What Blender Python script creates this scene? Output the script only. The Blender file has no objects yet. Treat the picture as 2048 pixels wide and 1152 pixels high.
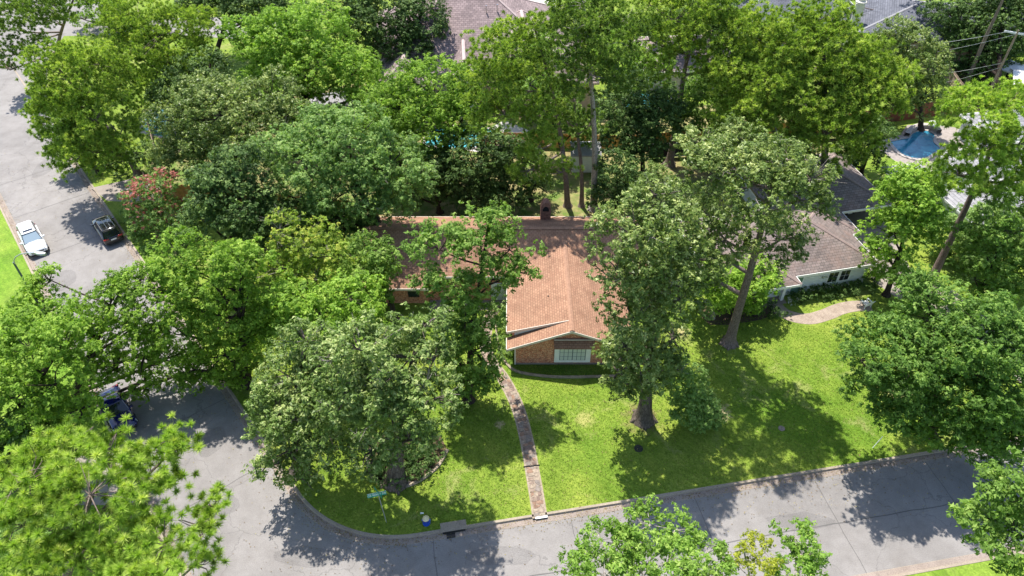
import bpy, bmesh, math, random
import numpy as np
from mathutils import Vector, Matrix

SC = bpy.context.scene
COL = SC.collection
R = math.radians
random.seed(7)

# ------------------------------------------------------------------ camera
CAM_H, CAM_F, CAM_T = 46.0, 1460.0, R(42.3)
cam_d = bpy.data.cameras.new('camera'); cam = bpy.data.objects.new('camera', cam_d); COL.objects.link(cam)
cam.location = (0, 0, CAM_H); cam.rotation_euler = (R(90) - CAM_T, 0, 0)
cam_d.sensor_width = 36.0; cam_d.lens = CAM_F / 2048 * 36.0
cam_d.clip_start = 0.5; cam_d.clip_end = 2000
SC.camera = cam

# ------------------------------------------------------------------ sky, sun, exposure
SUN = Vector((-.20, .44, 1)).normalized()
w = bpy.data.worlds.new('World'); SC.world = w; w.use_nodes = True
nt = w.node_tree; bg = nt.nodes['Background']
sky = nt.nodes.new('ShaderNodeTexSky'); sky.sky_type = 'NISHITA'; sky.sun_disc = False
sky.sun_elevation = math.asin(SUN.z); sky.sun_rotation = math.atan2(SUN.x, SUN.y)
nt.links.new(sky.outputs[0], bg.inputs[0]); bg.inputs[1].default_value = 0.15
sun_d = bpy.data.lights.new('sun', 'SUN'); sun_d.energy = 5.0; sun_d.angle = R(0.6); sun_d.color = (1, .955, .89)
sun = bpy.data.objects.new('sun', sun_d); COL.objects.link(sun)
sun.rotation_euler = SUN.to_track_quat('Z', 'Y').to_euler()
sun.location = SUN * 200
SC.view_settings.view_transform = 'Standard'; SC.view_settings.look = 'None'
SC.view_settings.gamma = 1; SC.view_settings.use_curve_mapping = False
SC.view_settings.exposure = 0.80
SC.render.engine = 'CYCLES'
SC.cycles.max_bounces = 7; SC.cycles.diffuse_bounces = 3; SC.cycles.transmission_bounces = 4; SC.cycles.glossy_bounces = 2
SC.cycles.transparent_max_bounces = 6

# ------------------------------------------------------------------ survey helpers (plan positions of the place)
def at(px, py, z=0.0):
    u = (px - 1024) / CAM_F; v = (576 - py) / CAM_F
    x, y, zz = u, math.cos(CAM_T) + v * math.sin(CAM_T), -math.sin(CAM_T) + v * math.cos(CAM_T)
    t = (CAM_H - z) / -zz
    return Vector((x * t, y * t, z))
def on_plane(px, py, Y):
    u = (px - 1024) / CAM_F; v = (576 - py) / CAM_F
    x, y, zz = u, math.cos(CAM_T) + v * math.sin(CAM_T), -math.sin(CAM_T) + v * math.cos(CAM_T)
    t = Y / y
    return Vector((x * t, Y, CAM_H + zz * t))
def mpp(p):
    d = p[1] * math.cos(CAM_T) + (CAM_H - p[2]) * math.sin(CAM_T)
    return d / CAM_F

# ------------------------------------------------------------------ object helpers
def tag(o, label=None, cat=None, group=None, kind=None):
    if label: o['label'] = label
    if cat: o['category'] = cat
    if group: o['group'] = group
    if kind: o['kind'] = kind
    return o
def empty(name, loc=(0, 0, 0), rz=0.0, label=None, cat=None, group=None):
    o = bpy.data.objects.new(name, None); COL.objects.link(o)
    o.location = loc; o.rotation_euler = (0, 0, rz); o.empty_display_size = .3
    return tag(o, label, cat, group)
def link(name, me, m, parent=None):
    if m is not None:
        if isinstance(m, (list, tuple)):
            for k in m: me.materials.append(k)
        else: me.materials.append(m)
    o = bpy.data.objects.new(name, me); COL.objects.link(o)
    if parent is not None: o.parent = parent
    return o
def share(name, src, parent, loc=(0, 0, 0), rz=0.0, scale=(1, 1, 1)):
    o = bpy.data.objects.new(name, src.data); COL.objects.link(o); o.parent = parent
    o.location = loc; o.rotation_euler = (0, 0, rz); o.scale = scale
    return o
def copy_tree(o, parent=None):
    c = o.copy(); COL.objects.link(c); c.parent = parent
    for ch in list(o.children): copy_tree(ch, c)
    return c

class MB:
    def __init__(s): s.v = []; s.f = []; s.mi = []; s.cur = 0; s.M = None
    def add(s, vs, fs):
        b = len(s.v)
        for p in vs:
            p = Vector(p)
            s.v.append(tuple(s.M @ p) if s.M is not None else tuple(p))
        for f in fs: s.f.append(tuple(i + b for i in f)); s.mi.append(s.cur)
        return s
    def box(s, x0, x1, y0, y1, z0, z1):
        return s.add([(x0, y0, z0), (x1, y0, z0), (x1, y1, z0), (x0, y1, z0), (x0, y0, z1), (x1, y0, z1), (x1, y1, z1), (x0, y1, z1)],
                     [(3, 2, 1, 0), (4, 5, 6, 7), (0, 1, 5, 4), (1, 2, 6, 5), (2, 3, 7, 6), (3, 0, 4, 7)])
    def slab(s, top, t=.1):               # thick polygon, given by its top outline (counter-clockwise from above)
        n = len(top); top = [Vector(p) for p in top]
        vs = top + [p - Vector((0, 0, t)) for p in top]
        fs = [tuple(range(n)), tuple(range(2 * n - 1, n - 1, -1))] + [(i, i + n, (i + 1) % n + n, (i + 1) % n) for i in range(n)]
        return s.add(vs, fs)
    def prism(s, poly, axis, a, b):       # outline in the other two axes, extruded along axis
        n = len(poly)
        def mk(p, t):
            return {'x': (t, p[0], p[1]), 'y': (p[0], t, p[1]), 'z': (p[0], p[1], t)}[axis]
        vs = [mk(p, a) for p in poly] + [mk(p, b) for p in poly]
        return s.add(vs, [tuple(range(n - 1, -1, -1)), tuple(range(n, 2 * n))] + [(i, (i + 1) % n, (i + 1) % n + n, i + n) for i in range(n)])
    def tube(s, pts, rad, n=8, cap=True):
        pts = [Vector(p) for p in pts]
        if not isinstance(rad, (list, tuple)): rad = [rad] * len(pts)
        vs = []; up0 = None
        for i, p in enumerate(pts):
            t = (pts[min(i + 1, len(pts) - 1)] - pts[max(i - 1, 0)])
            if t.length < 1e-6: t = Vector((0, 0, 1))
            t.normalize()
            if up0 is None: up0 = Vector((1, 0, 0)) if abs(t.x) < .9 else Vector((0, 1, 0))
            a = (up0 - t * up0.dot(t)).normalized(); up0 = a; b = t.cross(a)
            for k in range(n):
                an = 2 * math.pi * k / n
                vs.append(p + (a * math.cos(an) + b * math.sin(an)) * rad[i])
        fs = []
        for i in range(len(pts) - 1):
            for k in range(n):
                k2 = (k + 1) % n
                fs.append((i * n + k, i * n + k2, (i + 1) * n + k2, (i + 1) * n + k))
        if cap: fs += [tuple(range(n - 1, -1, -1)), tuple(range((len(pts) - 1) * n, len(pts) * n))]
        return s.add(vs, fs)
    def lathe(s, prof, c=(0, 0, 0), n=16):
        vs = []; c = Vector(c)
        for r, z in prof:
            for k in range(n):
                an = 2 * math.pi * k / n; vs.append(c + Vector((r * math.cos(an), r * math.sin(an), z)))
        fs = [(i * n + k, i * n + (k + 1) % n, (i + 1) * n + (k + 1) % n, (i + 1) * n + k) for i in range(len(prof) - 1) for k in range(n)]
        fs += [tuple(range(n - 1, -1, -1)), tuple(range((len(prof) - 1) * n, len(prof) * n))]
        return s.add(vs, fs)
    def loft(s, rings):
        n = len(rings[0]); vs = [p for r in rings for p in r]
        fs = [(i * n + k, i * n + (k + 1) % n, (i + 1) * n + (k + 1) % n, (i + 1) * n + k) for i in range(len(rings) - 1) for k in range(n)]
        fs += [tuple(range(n - 1, -1, -1)), tuple(range((len(rings) - 1) * n, len(rings) * n))]
        return s.add(vs, fs)
    def build(s, name, m, parent=None, smooth=False, bevel=0):
        me = bpy.data.meshes.new(name); me.from_pydata(s.v, [], s.f); 
        me.polygons.foreach_set('material_index', s.mi)
        bm = bmesh.new(); bm.from_mesh(me); bmesh.ops.recalc_face_normals(bm, faces=bm.faces)
        bm.to_mesh(me); bm.free()
        if smooth: me.polygons.foreach_set('use_smooth', [True] * len(me.polygons))
        me.update()
        o = link(name, me, m, parent)
        if bevel:
            b = o.modifiers.new('bevel', 'BEVEL'); b.width = bevel; b.segments = 2; b.limit_method = 'ANGLE'
        return o

# ------------------------------------------------------------------ materials
def newmat(name):
    m = bpy.data.materials.new(name); m.use_nodes = True
    return m, m.node_tree, m.node_tree.nodes['Principled BSDF']
def nd(nt, t, **k):
    n = nt.nodes.new(t)
    for a, b in k.items():
        if a.startswith('i_'): n.inputs[a[2:]].default_value = b
        else: setattr(n, a, b)
    return n
def ramp(nt, fac, stops, interp='LINEAR'):
    r = nt.nodes.new('ShaderNodeValToRGB'); r.color_ramp.interpolation = interp
    e = r.color_ramp.elements
    while len(e) < len(stops): e.new(.5)
    for i, (p, c) in enumerate(stops):
        e[i].position = p; e[i].color = (*c, 1) if len(c) == 3 else c
    nt.links.new(fac, r.inputs[0]); return r
def noise(nt, vec, scale, detail=3, rough=.55, dist=0):
    n = nt.nodes.new('ShaderNodeTexNoise'); n.inputs['Scale'].default_value = scale; n.inputs['Detail'].default_value = detail
    n.inputs['Roughness'].default_value = rough; n.inputs['Distortion'].default_value = dist
    nt.links.new(vec, n.inputs['Vector']); return n
def mix(nt, fac, a, b, mode='MIX'):
    n = nt.nodes.new('ShaderNodeMix'); n.data_type = 'RGBA'; n.blend_type = mode
    for s_, v in ((0, fac), (6, a), (7, b)):
        if hasattr(v, 'is_output') or hasattr(v, 'links'): nt.links.new(v, n.inputs[s_])
        elif isinstance(v, (int, float)): n.inputs[s_].default_value = v
        else: n.inputs[s_].default_value = (*v, 1) if len(v) == 3 else v
    return n.outputs[2]
def bump(nt, bs, h, strength=.4, dist=.03):
    b = nt.nodes.new('ShaderNodeBump'); b.inputs['Strength'].default_value = strength; b.inputs['Distance'].default_value = dist
    nt.links.new(h, b.inputs['Height']); nt.links.new(b.outputs[0], bs.inputs['Normal'])
def co(nt, which='Object'):
    return nt.nodes.new('ShaderNodeTexCoord').outputs[which]
def world_co(nt):
    return nt.nodes.new('ShaderNodeNewGeometry').outputs['Position']

def plain(name, c, rough=.6, metal=0, var=.12, scale=3.0, spec=.4, coat=0):
    m, nt, bs = newmat(name); v = co(nt)
    n = noise(nt, v, scale, 4, .6)
    d = tuple(max(0, x * (1 - var)) for x in c); l = tuple(min(1, x * (1 + var)) for x in c)
    r = ramp(nt, n.outputs[0], [(.3, d), (.7, l)])
    nt.links.new(r.outputs[0], bs.inputs['Base Color'])
    bs.inputs['Roughness'].default_value = rough; bs.inputs['Metallic'].default_value = metal
    bs.inputs['Specular IOR Level'].default_value = spec; bs.inputs['Coat Weight'].default_value = coat
    return m

def grass_mat(name, base=(.120, .215, .020), warm=(.23, .295, .042), dry=(.36, .33, .14), dryness=.7, spots=()):
    m, nt, bs = newmat(name); v = world_co(nt)
    big = noise(nt, v, .10, 5, .6, .6); mid = noise(nt, v, .5, 5, .65); fine = noise(nt, v, 5.5, 4, .8); tiny = noise(nt, v, 22, 2, .6)
    c1 = ramp(nt, big.outputs[0], [(.34, base), (.62, warm)]).outputs[0]
    f = ramp(nt, mid.outputs[0], [(.33, (.66, .74, .62)), (.5, (.95, .97, .95)), (.68, (1.22, 1.12, 1.25))]).outputs[0]
    c2 = mix(nt, 1.0, c1, f, 'MULTIPLY')
    g = ramp(nt, fine.outputs[0], [(.28, (.5, .55, .45)), (.5, (.95, .95, .95)), (.74, (1.5, 1.4, 1.5))]).outputs[0]
    c3 = mix(nt, 1.0, c2, g, 'MULTIPLY')
    dn = noise(nt, v, .33, 6, .7, .8)
    df = ramp(nt, dn.outputs[0], [(.55, (0, 0, 0)), (.74, (dryness,) * 3)]).outputs[0]
    c4 = mix(nt, df, c3, dry)
    # mowing stripes, faint
    wv = nd(nt, 'ShaderNodeTexWave', wave_type='BANDS', bands_direction='DIAGONAL'); wv.inputs['Scale'].default_value = .75; wv.inputs['Distortion'].default_value = 1.5
    nt.links.new(v, wv.inputs['Vector'])
    st = ramp(nt, wv.outputs[0], [(0, (.93, .94, .93)), (1, (1.05, 1.05, 1.05))]).outputs[0]
    c5 = mix(nt, 1.0, c4, st, 'MULTIPLY')
    for (sx, sy, sr, sc_) in spots:          # worn, bare places in the turf
        d = nt.nodes.new('ShaderNodeVectorMath'); d.operation = 'DISTANCE'; nt.links.new(v, d.inputs[0]); d.inputs[1].default_value = (sx, sy, 0)
        a = nd(nt, 'ShaderNodeMath', operation='MULTIPLY_ADD'); nt.links.new(noise(nt, v, 1.6, 5, .7).outputs[0], a.inputs[0]); a.inputs[1].default_value = sr * 2.6; nt.links.new(d.outputs['Value'], a.inputs[2])
        f_ = ramp(nt, a.outputs[0], [(0, (1,) * 3), (1, (0, 0, 0))]); f_.color_ramp.elements[0].position = 0
        mr = nt.nodes.new('ShaderNodeMapRange'); mr.inputs[1].default_value = sr * 1.55; mr.inputs[2].default_value = sr * 2.3; mr.inputs[3].default_value = .85; mr.inputs[4].default_value = 0
        nt.links.new(a.outputs[0], mr.inputs[0])
        c5 = mix(nt, mr.outputs[0], c5, sc_)
    nt.links.new(c5, bs.inputs['Base Color']); bs.inputs['Roughness'].default_value = .85
    bs.inputs['Specular IOR Level'].default_value = .15
    h = mix(nt, .5, fine.outputs[0], tiny.outputs[0])
    bump(nt, bs, h, .7, .12)
    return m

def concrete_mat(name, base, stain=(.6, .55, .5), rough=.85, crack=.35, joint=True, speck=.5):
    m, nt, bs = newmat(name); v = world_co(nt)
    big = noise(nt, v, .12, 6, .65, .5); mid = noise(nt, v, .9, 6, .7); fine = noise(nt, v, 14, 3, .7)
    lo = tuple(x * .80 for x in base); hi = tuple(min(1, x * 1.12) for x in base)
    c = ramp(nt, big.outputs[0], [(.3, lo), (.7, hi)]).outputs[0]
    c = mix(nt, 1.0, c, ramp(nt, mid.outputs[0], [(.3, (.86, .85, .84)), (.7, (1.08, 1.08, 1.08))]).outputs[0], 'MULTIPLY')
    c = mix(nt, speck, c, ramp(nt, fine.outputs[0], [(.25, (.62, .6, .6)), (.5, (1, 1, 1)), (.75, (1.3, 1.28, 1.25))]).outputs[0], 'MULTIPLY')
    # cracks that wander
    dv = noise(nt, v, .5, 4, .6)
    vv = nt.nodes.new('ShaderNodeVectorMath'); vv.operation = 'ADD'
    sc = nt.nodes.new('ShaderNodeVectorMath'); sc.operation = 'SCALE'; sc.inputs['Scale'].default_value = 2.2
    nt.links.new(dv.outputs['Color'], sc.inputs[0]); nt.links.new(v, vv.inputs[0]); nt.links.new(sc.outputs[0], vv.inputs[1])
    vo = nd(nt, 'ShaderNodeTexVoronoi', feature='DISTANCE_TO_EDGE'); vo.inputs['Scale'].default_value = .16
    nt.links.new(vv.outputs[0], vo.inputs['Vector'])
    cr = ramp(nt, vo.outputs[0], [(0.0, (crack,) * 3), (.006, (0, 0, 0))]).outputs[0]
    c = mix(nt, cr, c, (.09, .085, .08))
    # oily stains
    sn = noise(nt, v, .28, 5, .7)
    c = mix(nt, ramp(nt, sn.outputs[0], [(.55, (0, 0, 0)), (.8, (.45,) * 3)]).outputs[0], c, tuple(a * b for a, b in zip(base, stain)))
    nt.links.new(c, bs.inputs['Base Color']); bs.inputs['Roughness'].default_value = rough
    bs.inputs['Specular IOR Level'].default_value = .25
    bump(nt, bs, fine.outputs[0], .35, .015)
    return m

def shingle_mat(name, c1, c2, mortar, bw=.33, rh=.19, patch=.25, moss=None):
    """rows follow the slope: vector built from true position so courses run along the eaves"""
    m, nt, bs = newmat(name)
    uv = nt.nodes.new('ShaderNodeUVMap').outputs[0]
    br = nt.nodes.new('ShaderNodeTexBrick'); nt.links.new(uv, br.inputs['Vector'])
    br.offset = .5; br.inputs['Scale'].default_value = 1
    br.inputs['Brick Width'].default_value = bw; br.inputs['Row Height'].default_value = rh
    br.inputs['Mortar Size'].default_value = .022; br.inputs['Mortar Smooth'].default_value = .3; br.inputs['Bias'].default_value = 0
    br.inputs['Color1'].default_value = (*c1, 1); br.inputs['Color2'].default_value = (*c2, 1); br.inputs['Mortar'].default_value = (*mortar, 1)
    n = noise(nt, world_co(nt), .5, 5, .65); n2 = noise(nt, world_co(nt), 9, 3, .7)
    c = mix(nt, 1.0, br.outputs[0], ramp(nt, n.outputs[0], [(.3, (1 - patch,) * 3), (.7, (1 + patch * .5,) * 3)]).outputs[0], 'MULTIPLY')
    c = mix(nt, 1.0, c, ramp(nt, n2.outputs[0], [(.3, (.78, .78, .78)), (.7, (1.18, 1.18, 1.18))]).outputs[0], 'MULTIPLY')
    if moss:
        n3 = noise(nt, world_co(nt), .8, 5, .7)
        c = mix(nt, ramp(nt, n3.outputs[0], [(.5, (0, 0, 0)), (.75, (.5,) * 3)]).outputs[0], c, moss)
    nt.links.new(c, bs.inputs['Base Color']); bs.inputs['Roughness'].default_value = .9; bs.inputs['Specular IOR Level'].default_value = .2
    bump(nt, bs, br.outputs['Fac'], -.5, .02)
    return m

def leaf_mat(name, c, var=.5, hue=(.0, .0), transl=.38, rough=.6, alt=None, spec=.2):
    m = bpy.data.materials.new(name); m.use_nodes = True; nt = m.node_tree
    for n in list(nt.nodes): nt.nodes.remove(n)
    out = nt.nodes.new('ShaderNodeOutputMaterial')
    a = nt.nodes.new('ShaderNodeAttribute'); a.attribute_name = 'tint'
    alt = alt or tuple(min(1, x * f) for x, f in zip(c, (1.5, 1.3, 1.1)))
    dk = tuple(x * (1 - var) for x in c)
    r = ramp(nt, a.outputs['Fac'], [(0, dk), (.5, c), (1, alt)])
    p = nt.nodes.new('ShaderNodeBsdfPrincipled'); p.inputs['Roughness'].default_value = rough; p.inputs['Specular IOR Level'].default_value = spec
    nt.links.new(r.outputs[0], p.inputs['Base Color'])
    t = nt.nodes.new('ShaderNodeBsdfTranslucent')
    g = nt.nodes.new('ShaderNodeMix'); g.data_type = 'RGBA'; g.blend_type = 'MULTIPLY'; g.inputs[0].default_value = 1
    nt.links.new(r.outputs[0], g.inputs[6]); g.inputs[7].default_value = (1.5, 1.6, .7, 1)
    nt.links.new(g.outputs[2], t.inputs[0])
    mx = nt.nodes.new('ShaderNodeMixShader'); mx.inputs[0].default_value = transl
    nt.links.new(p.outputs[0], mx.inputs[1]); nt.links.new(t.outputs[0], mx.inputs[2]); nt.links.new(mx.outputs[0], out.inputs[0])
    return m

def bark_mat(name, c, var=.4, scale=3.5):
    m, nt, bs = newmat(name); v = world_co(nt)
    mp = nt.nodes.new('ShaderNodeMapping'); mp.inputs['Scale'].default_value = (1, 1, .35); nt.links.new(v, mp.inputs[0])
    n = noise(nt, mp.outputs[0], scale, 6, .75, .6)
    vo = nd(nt, 'ShaderNodeTexVoronoi', feature='DISTANCE_TO_EDGE'); vo.inputs['Scale'].default_value = scale * 1.6; nt.links.new(mp.outputs[0], vo.inputs['Vector'])
    r = ramp(nt, n.outputs[0], [(.3, tuple(x * (1 - var) for x in c)), (.7, tuple(x * (1 + var) for x in c))]).outputs[0]
    r = mix(nt, ramp(nt, vo.outputs[0], [(0, (.75,) * 3), (.12, (0, 0, 0))]).outputs[0], r, tuple(x * .3 for x in c))
    nt.links.new(r, bs.inputs['Base Color']); bs.inputs['Roughness'].default_value = .95; bs.inputs['Specular IOR Level'].default_value = .1
    bump(nt, bs, n.outputs[0], .8, .08)
    return m

def brick_wall_mat(name):
    m, nt, bs = newmat(name); v = co(nt)
    cx = nt.nodes.new('ShaderNodeSeparateXYZ'); nt.links.new(v, cx.inputs[0])
    ad = nd(nt, 'ShaderNodeMath', operation='ADD'); nt.links.new(cx.outputs[0], ad.inputs[0]); nt.links.new(cx.outputs[1], ad.inputs[1])
    cb = nt.nodes.new('ShaderNodeCombineXYZ'); nt.links.new(ad.outputs[0], cb.inputs[0]); nt.links.new(cx.outputs[2], cb.inputs[1])
    dn = noise(nt, v, 1.6, 3, .6)
    sc = nd(nt, 'ShaderNodeVectorMath', operation='SCALE'); sc.inputs['Scale'].default_value = .16; nt.links.new(dn.outputs['Color'], sc.inputs[0])
    av = nd(nt, 'ShaderNodeVectorMath', operation='ADD'); nt.links.new(cb.outputs[0], av.inputs[0]); nt.links.new(sc.outputs[0], av.inputs[1])
    br = nt.nodes.new('ShaderNodeTexBrick'); nt.links.new(av.outputs[0], br.inputs['Vector'])
    br.inputs['Brick Width'].default_value = .50; br.inputs['Row Height'].default_value = .125; br.inputs['Mortar Size'].default_value = .010; br.inputs['Mortar Smooth'].default_value = .2
    br.inputs['Color1'].default_value = (0, 0, 0, 1); br.inputs['Color2'].default_value = (1, 1, 1, 1); br.inputs['Mortar'].default_value = (.5, .5, .5, 1)
    pal = ramp(nt, br.outputs[0], [(0, (.20, .04, .022)), (.25, (.50, .13, .06)), (.5, (.72, .30, .15)), (.75, (.80, .50, .30)), (1, (.27, .075, .04))]).outputs[0]
    c = mix(nt, br.outputs['Fac'], pal, (.24, .15, .10))
    n = noise(nt, v, 3, 5, .7)
    c = mix(nt, 1.0, c, ramp(nt, n.outputs[0], [(.3, (.65, .65, .65)), (.7, (1.25, 1.25, 1.25))]).outputs[0], 'MULTIPLY')
    nt.links.new(c, bs.inputs['Base Color']); bs.inputs['Roughness'].default_value = .9
    bump(nt, bs, br.outputs['Fac'], -.7, .02)
    return m

def dirt_mat(name, a, b, g=None):
    m, nt, bs = newmat(name); v = world_co(nt)
    n = noise(nt, v, 1.3, 7, .75); n2 = noise(nt, v, 12, 4, .8)
    c = ramp(nt, n.outputs[0], [(.3, a), (.65, b)]).outputs[0]
    if g:
        n3 = noise(nt, v, .35, 5, .65)
        c = mix(nt, ramp(nt, n3.outputs[0], [(.42, (0, 0, 0)), (.58, (1,) * 3)]).outputs[0], c, g)
    c = mix(nt, 1.0, c, ramp(nt, n2.outputs[0], [(.25, (.5, .5, .5)), (.75, (1.4, 1.4, 1.4))]).outputs[0], 'MULTIPLY')
    nt.links.new(c, bs.inputs['Base Color']); bs.inputs['Roughness'].default_value = .95
    bump(nt, bs, n2.outputs[0], .7, .05); return m

def water_mat(name, deep, light):
    m, nt, bs = newmat(name); v = world_co(nt)
    n = noise(nt, v, .8, 4, .6, 1.2)
    vo = nd(nt, 'ShaderNodeTexVoronoi', feature='SMOOTH_F1'); vo.inputs['Scale'].default_value = 1.6; nt.links.new(v, vo.inputs['Vector'])
    c = ramp(nt, n.outputs[0], [(.25, deep), (.8, light)]).outputs[0]  # lighter cyan patches are highlights put into the water colour
    nt.links.new(c, bs.inputs['Base Color']); bs.inputs['Roughness'].default_value = .06; bs.inputs['Specular IOR Level'].default_value = .6
    n2 = noise(nt, v, 3.5, 3, .6); bump(nt, bs, n2.outputs[0], .25, .05); return m

def glass_mat(name, c=(.02, .025, .03), rough=.08):
    m, nt, bs = newmat(name); bs.inputs['Base Color'].default_value = (*c, 1); bs.inputs['Roughness'].default_value = rough
    bs.inputs['Specular IOR Level'].default_value = .8; return m

M = {}
SPOTS = [(*at(px_, py_)[:2], r_, c_) for px_, py_, r_, c_ in ((1440, 825, 1.0, (.50, .38, .25)), (1365, 664, .8, (.48, .40, .20)), (1285, 838, 1.7, (.20, .14, .08)), (1790, 780, 1.6, (.40, .33, .17)), (1000, 848, .5, (.45, .35, .2)), (1458, 690, .8, (.3, .24, .14)), (1170, 840, .9, (.38, .36, .12)))]
M['lawn'] = grass_mat('lawn_grass', spots=SPOTS)
M['verge'] = grass_mat('verge_grass', (.14, .27, .022), (.21, .31, .04), dryness=.15)
M['terrain'] = dirt_mat('earth', (.045, .04, .02), (.11, .09, .05), (.045, .085, .02))
M['road'] = concrete_mat('road_surface', (.232, .218, .206), crack=.55)
M['kerb'] = concrete_mat('kerb_concrete', (.32, .27, .21), crack=0, speck=.8)
M['gutter'] = concrete_mat('gutter_concrete', (.275, .228, .195), crack=.2, speck=.9)
M['drive'] = concrete_mat('drive_concrete', (.30, .26, .225), crack=.3)
M['pale_concrete'] = concrete_mat('pale_concrete', (.56, .53, .49), crack=.2)
M['roof_red'] = shingle_mat('red_shingles', (.365, .215, .138), (.295, .162, .104), (.20, .108, .072), bw=.34, rh=.20)
M['roof_plain'] = plain('ridge_tiles', (.30, .17, .11), .9, var=.2, scale=4)
M['roof_mauve'] = shingle_mat('weathered_shingles', (.25, .20, .18), (.17, .138, .125), (.09, .075, .07), bw=.45, rh=.27, moss=(.25, .155, .12))
M['ridge_mauve'] = plain('weathered_ridge', (.27, .20, .18), .9)
M['roof_grey'] = shingle_mat('slate_grey_tiles', (.34, .33, .34), (.26, .255, .265), (.10, .10, .105), bw=.9, rh=.34)
M['ridge_grey'] = plain('grey_ridge', (.33, .32, .33), .85)
M['roof_far'] = shingle_mat('purple_grey_shingles', (.34, .26, .25), (.22, .17, .165), (.12, .09, .09), bw=.5, rh=.3)
M['ridge_far'] = plain('purple_ridge', (.42, .33, .31), .85)
M['roof_dark'] = shingle_mat('charcoal_shingles', (.15, .155, .18), (.10, .105, .125), (.05, .05, .06), bw=.5, rh=.3)
M['brick'] = brick_wall_mat('mixed_brick'); M['old_brick'] = plain('old_brick', (.26, .13, .09), .9, var=.55, scale=6)
M['white'] = plain('white_paint', (.74, .74, .70), .5, var=.06)
M['fascia'] = plain('fascia_paint', (.62, .55, .47), .5, var=.08)
M['siding'] = plain('white_siding', (.66, .69, .66), .55, var=.07)
M['cream'] = plain('cream_wall', (.62, .58, .50), .7)
M['beige'] = plain('beige_stucco', (.50, .42, .35), .8)
M['glass'] = glass_mat('window_glass'); M['pane'] = glass_mat('pale_pane', (.55, .59, .54), .2)  # gable window panes get an even pale base colour
M['muntin'] = plain('grey_muntin', (.10, .13, .14), .5)
M['green_door'] = plain('sage_door', (.12, .22, .17), .5)
M['dirt'] = dirt_mat('bed_soil', (.045, .03, .018), (.12, .075, .045))
M['bare'] = dirt_mat('bare_earth', (.30, .22, .14), (.44, .34, .23))
M['yard'] = dirt_mat('back_yard', (.13, .10, .04), (.34, .29, .12), (.10, .17, .02))
M['stone'] = plain('flagstone', (.30, .215, .16), .85, var=.4, scale=2.2)
M['mortar'] = plain('path_mortar', (.25, .195, .15), .9, var=.3)
M['edging'] = plain('edging_stone', (.27, .22, .16), .9, var=.3)
M['pinkbrick'] = dirt_mat('brick_path', (.22, .165, .125), (.37, .30, .235))
M['water'] = water_mat('pool_water', (.01, .10, .19), (.07, .33, .44)); M['water2'] = water_mat('shallow_pool_water', (.06, .35, .42), (.15, .55, .6))
M['stone_pale'] = plain('pool_coping', (.38, .34, .31), .8)
M['deck'] = plain('pool_deck', (.27, .235, .21), .85, var=.2)
M['wood_orange'] = plain('cedar_boards', (.44, .20, .06), .8, var=.35, scale=1.5)
M['wood_red'] = plain('redwood_boards', (.17, .058, .032), .8, var=.3, scale=1.5)
M['wood_grey'] = plain('weathered_boards', (.26, .19, .14), .9, var=.35, scale=1.5)
M['metal'] = plain('galvanised_metal', (.45, .47, .46), .45, .6, var=.1)
M['lamp_metal'] = plain('lamp_green_metal', (.10, .16, .13), .5, .3)
M['dark'] = plain('dark_void', (.015, .015, .015), .9)
M['mesh_and_shade'] = plain('black_mesh_and_shade', (.012, .013, .02), .8)  # black for the mesh screen and for the shade box under the canopy
M['canvas'] = plain('white_canvas', (.72, .70, .68), .8, var=.06)
M['sign'] = plain('sign_green', (.005, .25, .17), .4, var=.05)
M['letter'] = plain('reflective_white', (.8, .82, .8), .4, var=.03)
M['blue'] = plain('hydrant_blue', (.012, .07, .42), .35, var=.08)
M['hcream'] = plain('hydrant_cream', (.70, .60, .36), .4, var=.08)
M['rubber'] = plain('tyre_rubber', (.015, .015, .016), .8)
M['rim'] = plain('wheel_alloy', (.35, .36, .37), .3, .8)
M['carwhite'] = plain('white_car_paint', (.78, .79, .80), .25, var=.02, coat=.8)
M['carblack'] = plain('black_car_paint', (.008, .008, .010), .18, var=.1, coat=1)
M['carblue'] = plain('deep_blue_car_paint', (.004, .007, .085), .15, var=.1, coat=1)
M['carglass'] = glass_mat('car_glass', (.012, .015, .02), .05); M['carglass_l'] = glass_mat('windscreen_painted_sun', (.30, .38, .44), .12)  # windscreen copy of the car glass has sunlight put into its colour
M['trimblack'] = plain('black_trim', (.02, .02, .02), .5)
M['taillight'] = plain('red_tail_light', (.30, .012, .008), .25, coat=.5)
M['headlight'] = plain('headlight_lens', (.5, .52, .55), .12, .2)
M['chrome'] = plain('bright_rail', (.6, .6, .6), .2, .9)
M['twig'] = bark_mat('pale_twig', (.30, .26, .23)); M['bark_oak'] = bark_mat('oak_bark', (.13, .105, .085)); M['bark_dark'] = bark_mat('dark_bark', (.055, .042, .034))
M['bark_pine'] = bark_mat('pine_bark', (.22, .17, .145), .3, 5); M['bark_pale'] = bark_mat('pale_bark', (.42, .37, .32))
M['l_bright'] = leaf_mat('bright_green_leaves', (0.210, 0.360, 0.040), alt=(0.400, 0.530, 0.090))
M['l_mid'] = leaf_mat('green_leaves', (0.150, 0.265, 0.042), alt=(0.310, 0.420, 0.100))
M['l_left'] = leaf_mat('fresh_green_leaves', (0.170, 0.300, 0.030), alt=(0.360, 0.490, 0.080))
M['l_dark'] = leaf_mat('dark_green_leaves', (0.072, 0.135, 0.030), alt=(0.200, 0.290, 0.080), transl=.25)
M['l_oak'] = leaf_mat('grey_green_oak_leaves', (0.140, 0.210, 0.042), alt=(0.430, 0.480, 0.170), transl=.25, rough=.4)
M['l_olive'] = leaf_mat('olive_leaves', (0.150, 0.235, 0.050), alt=(0.440, 0.490, 0.190), transl=.25, rough=.45)
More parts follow.
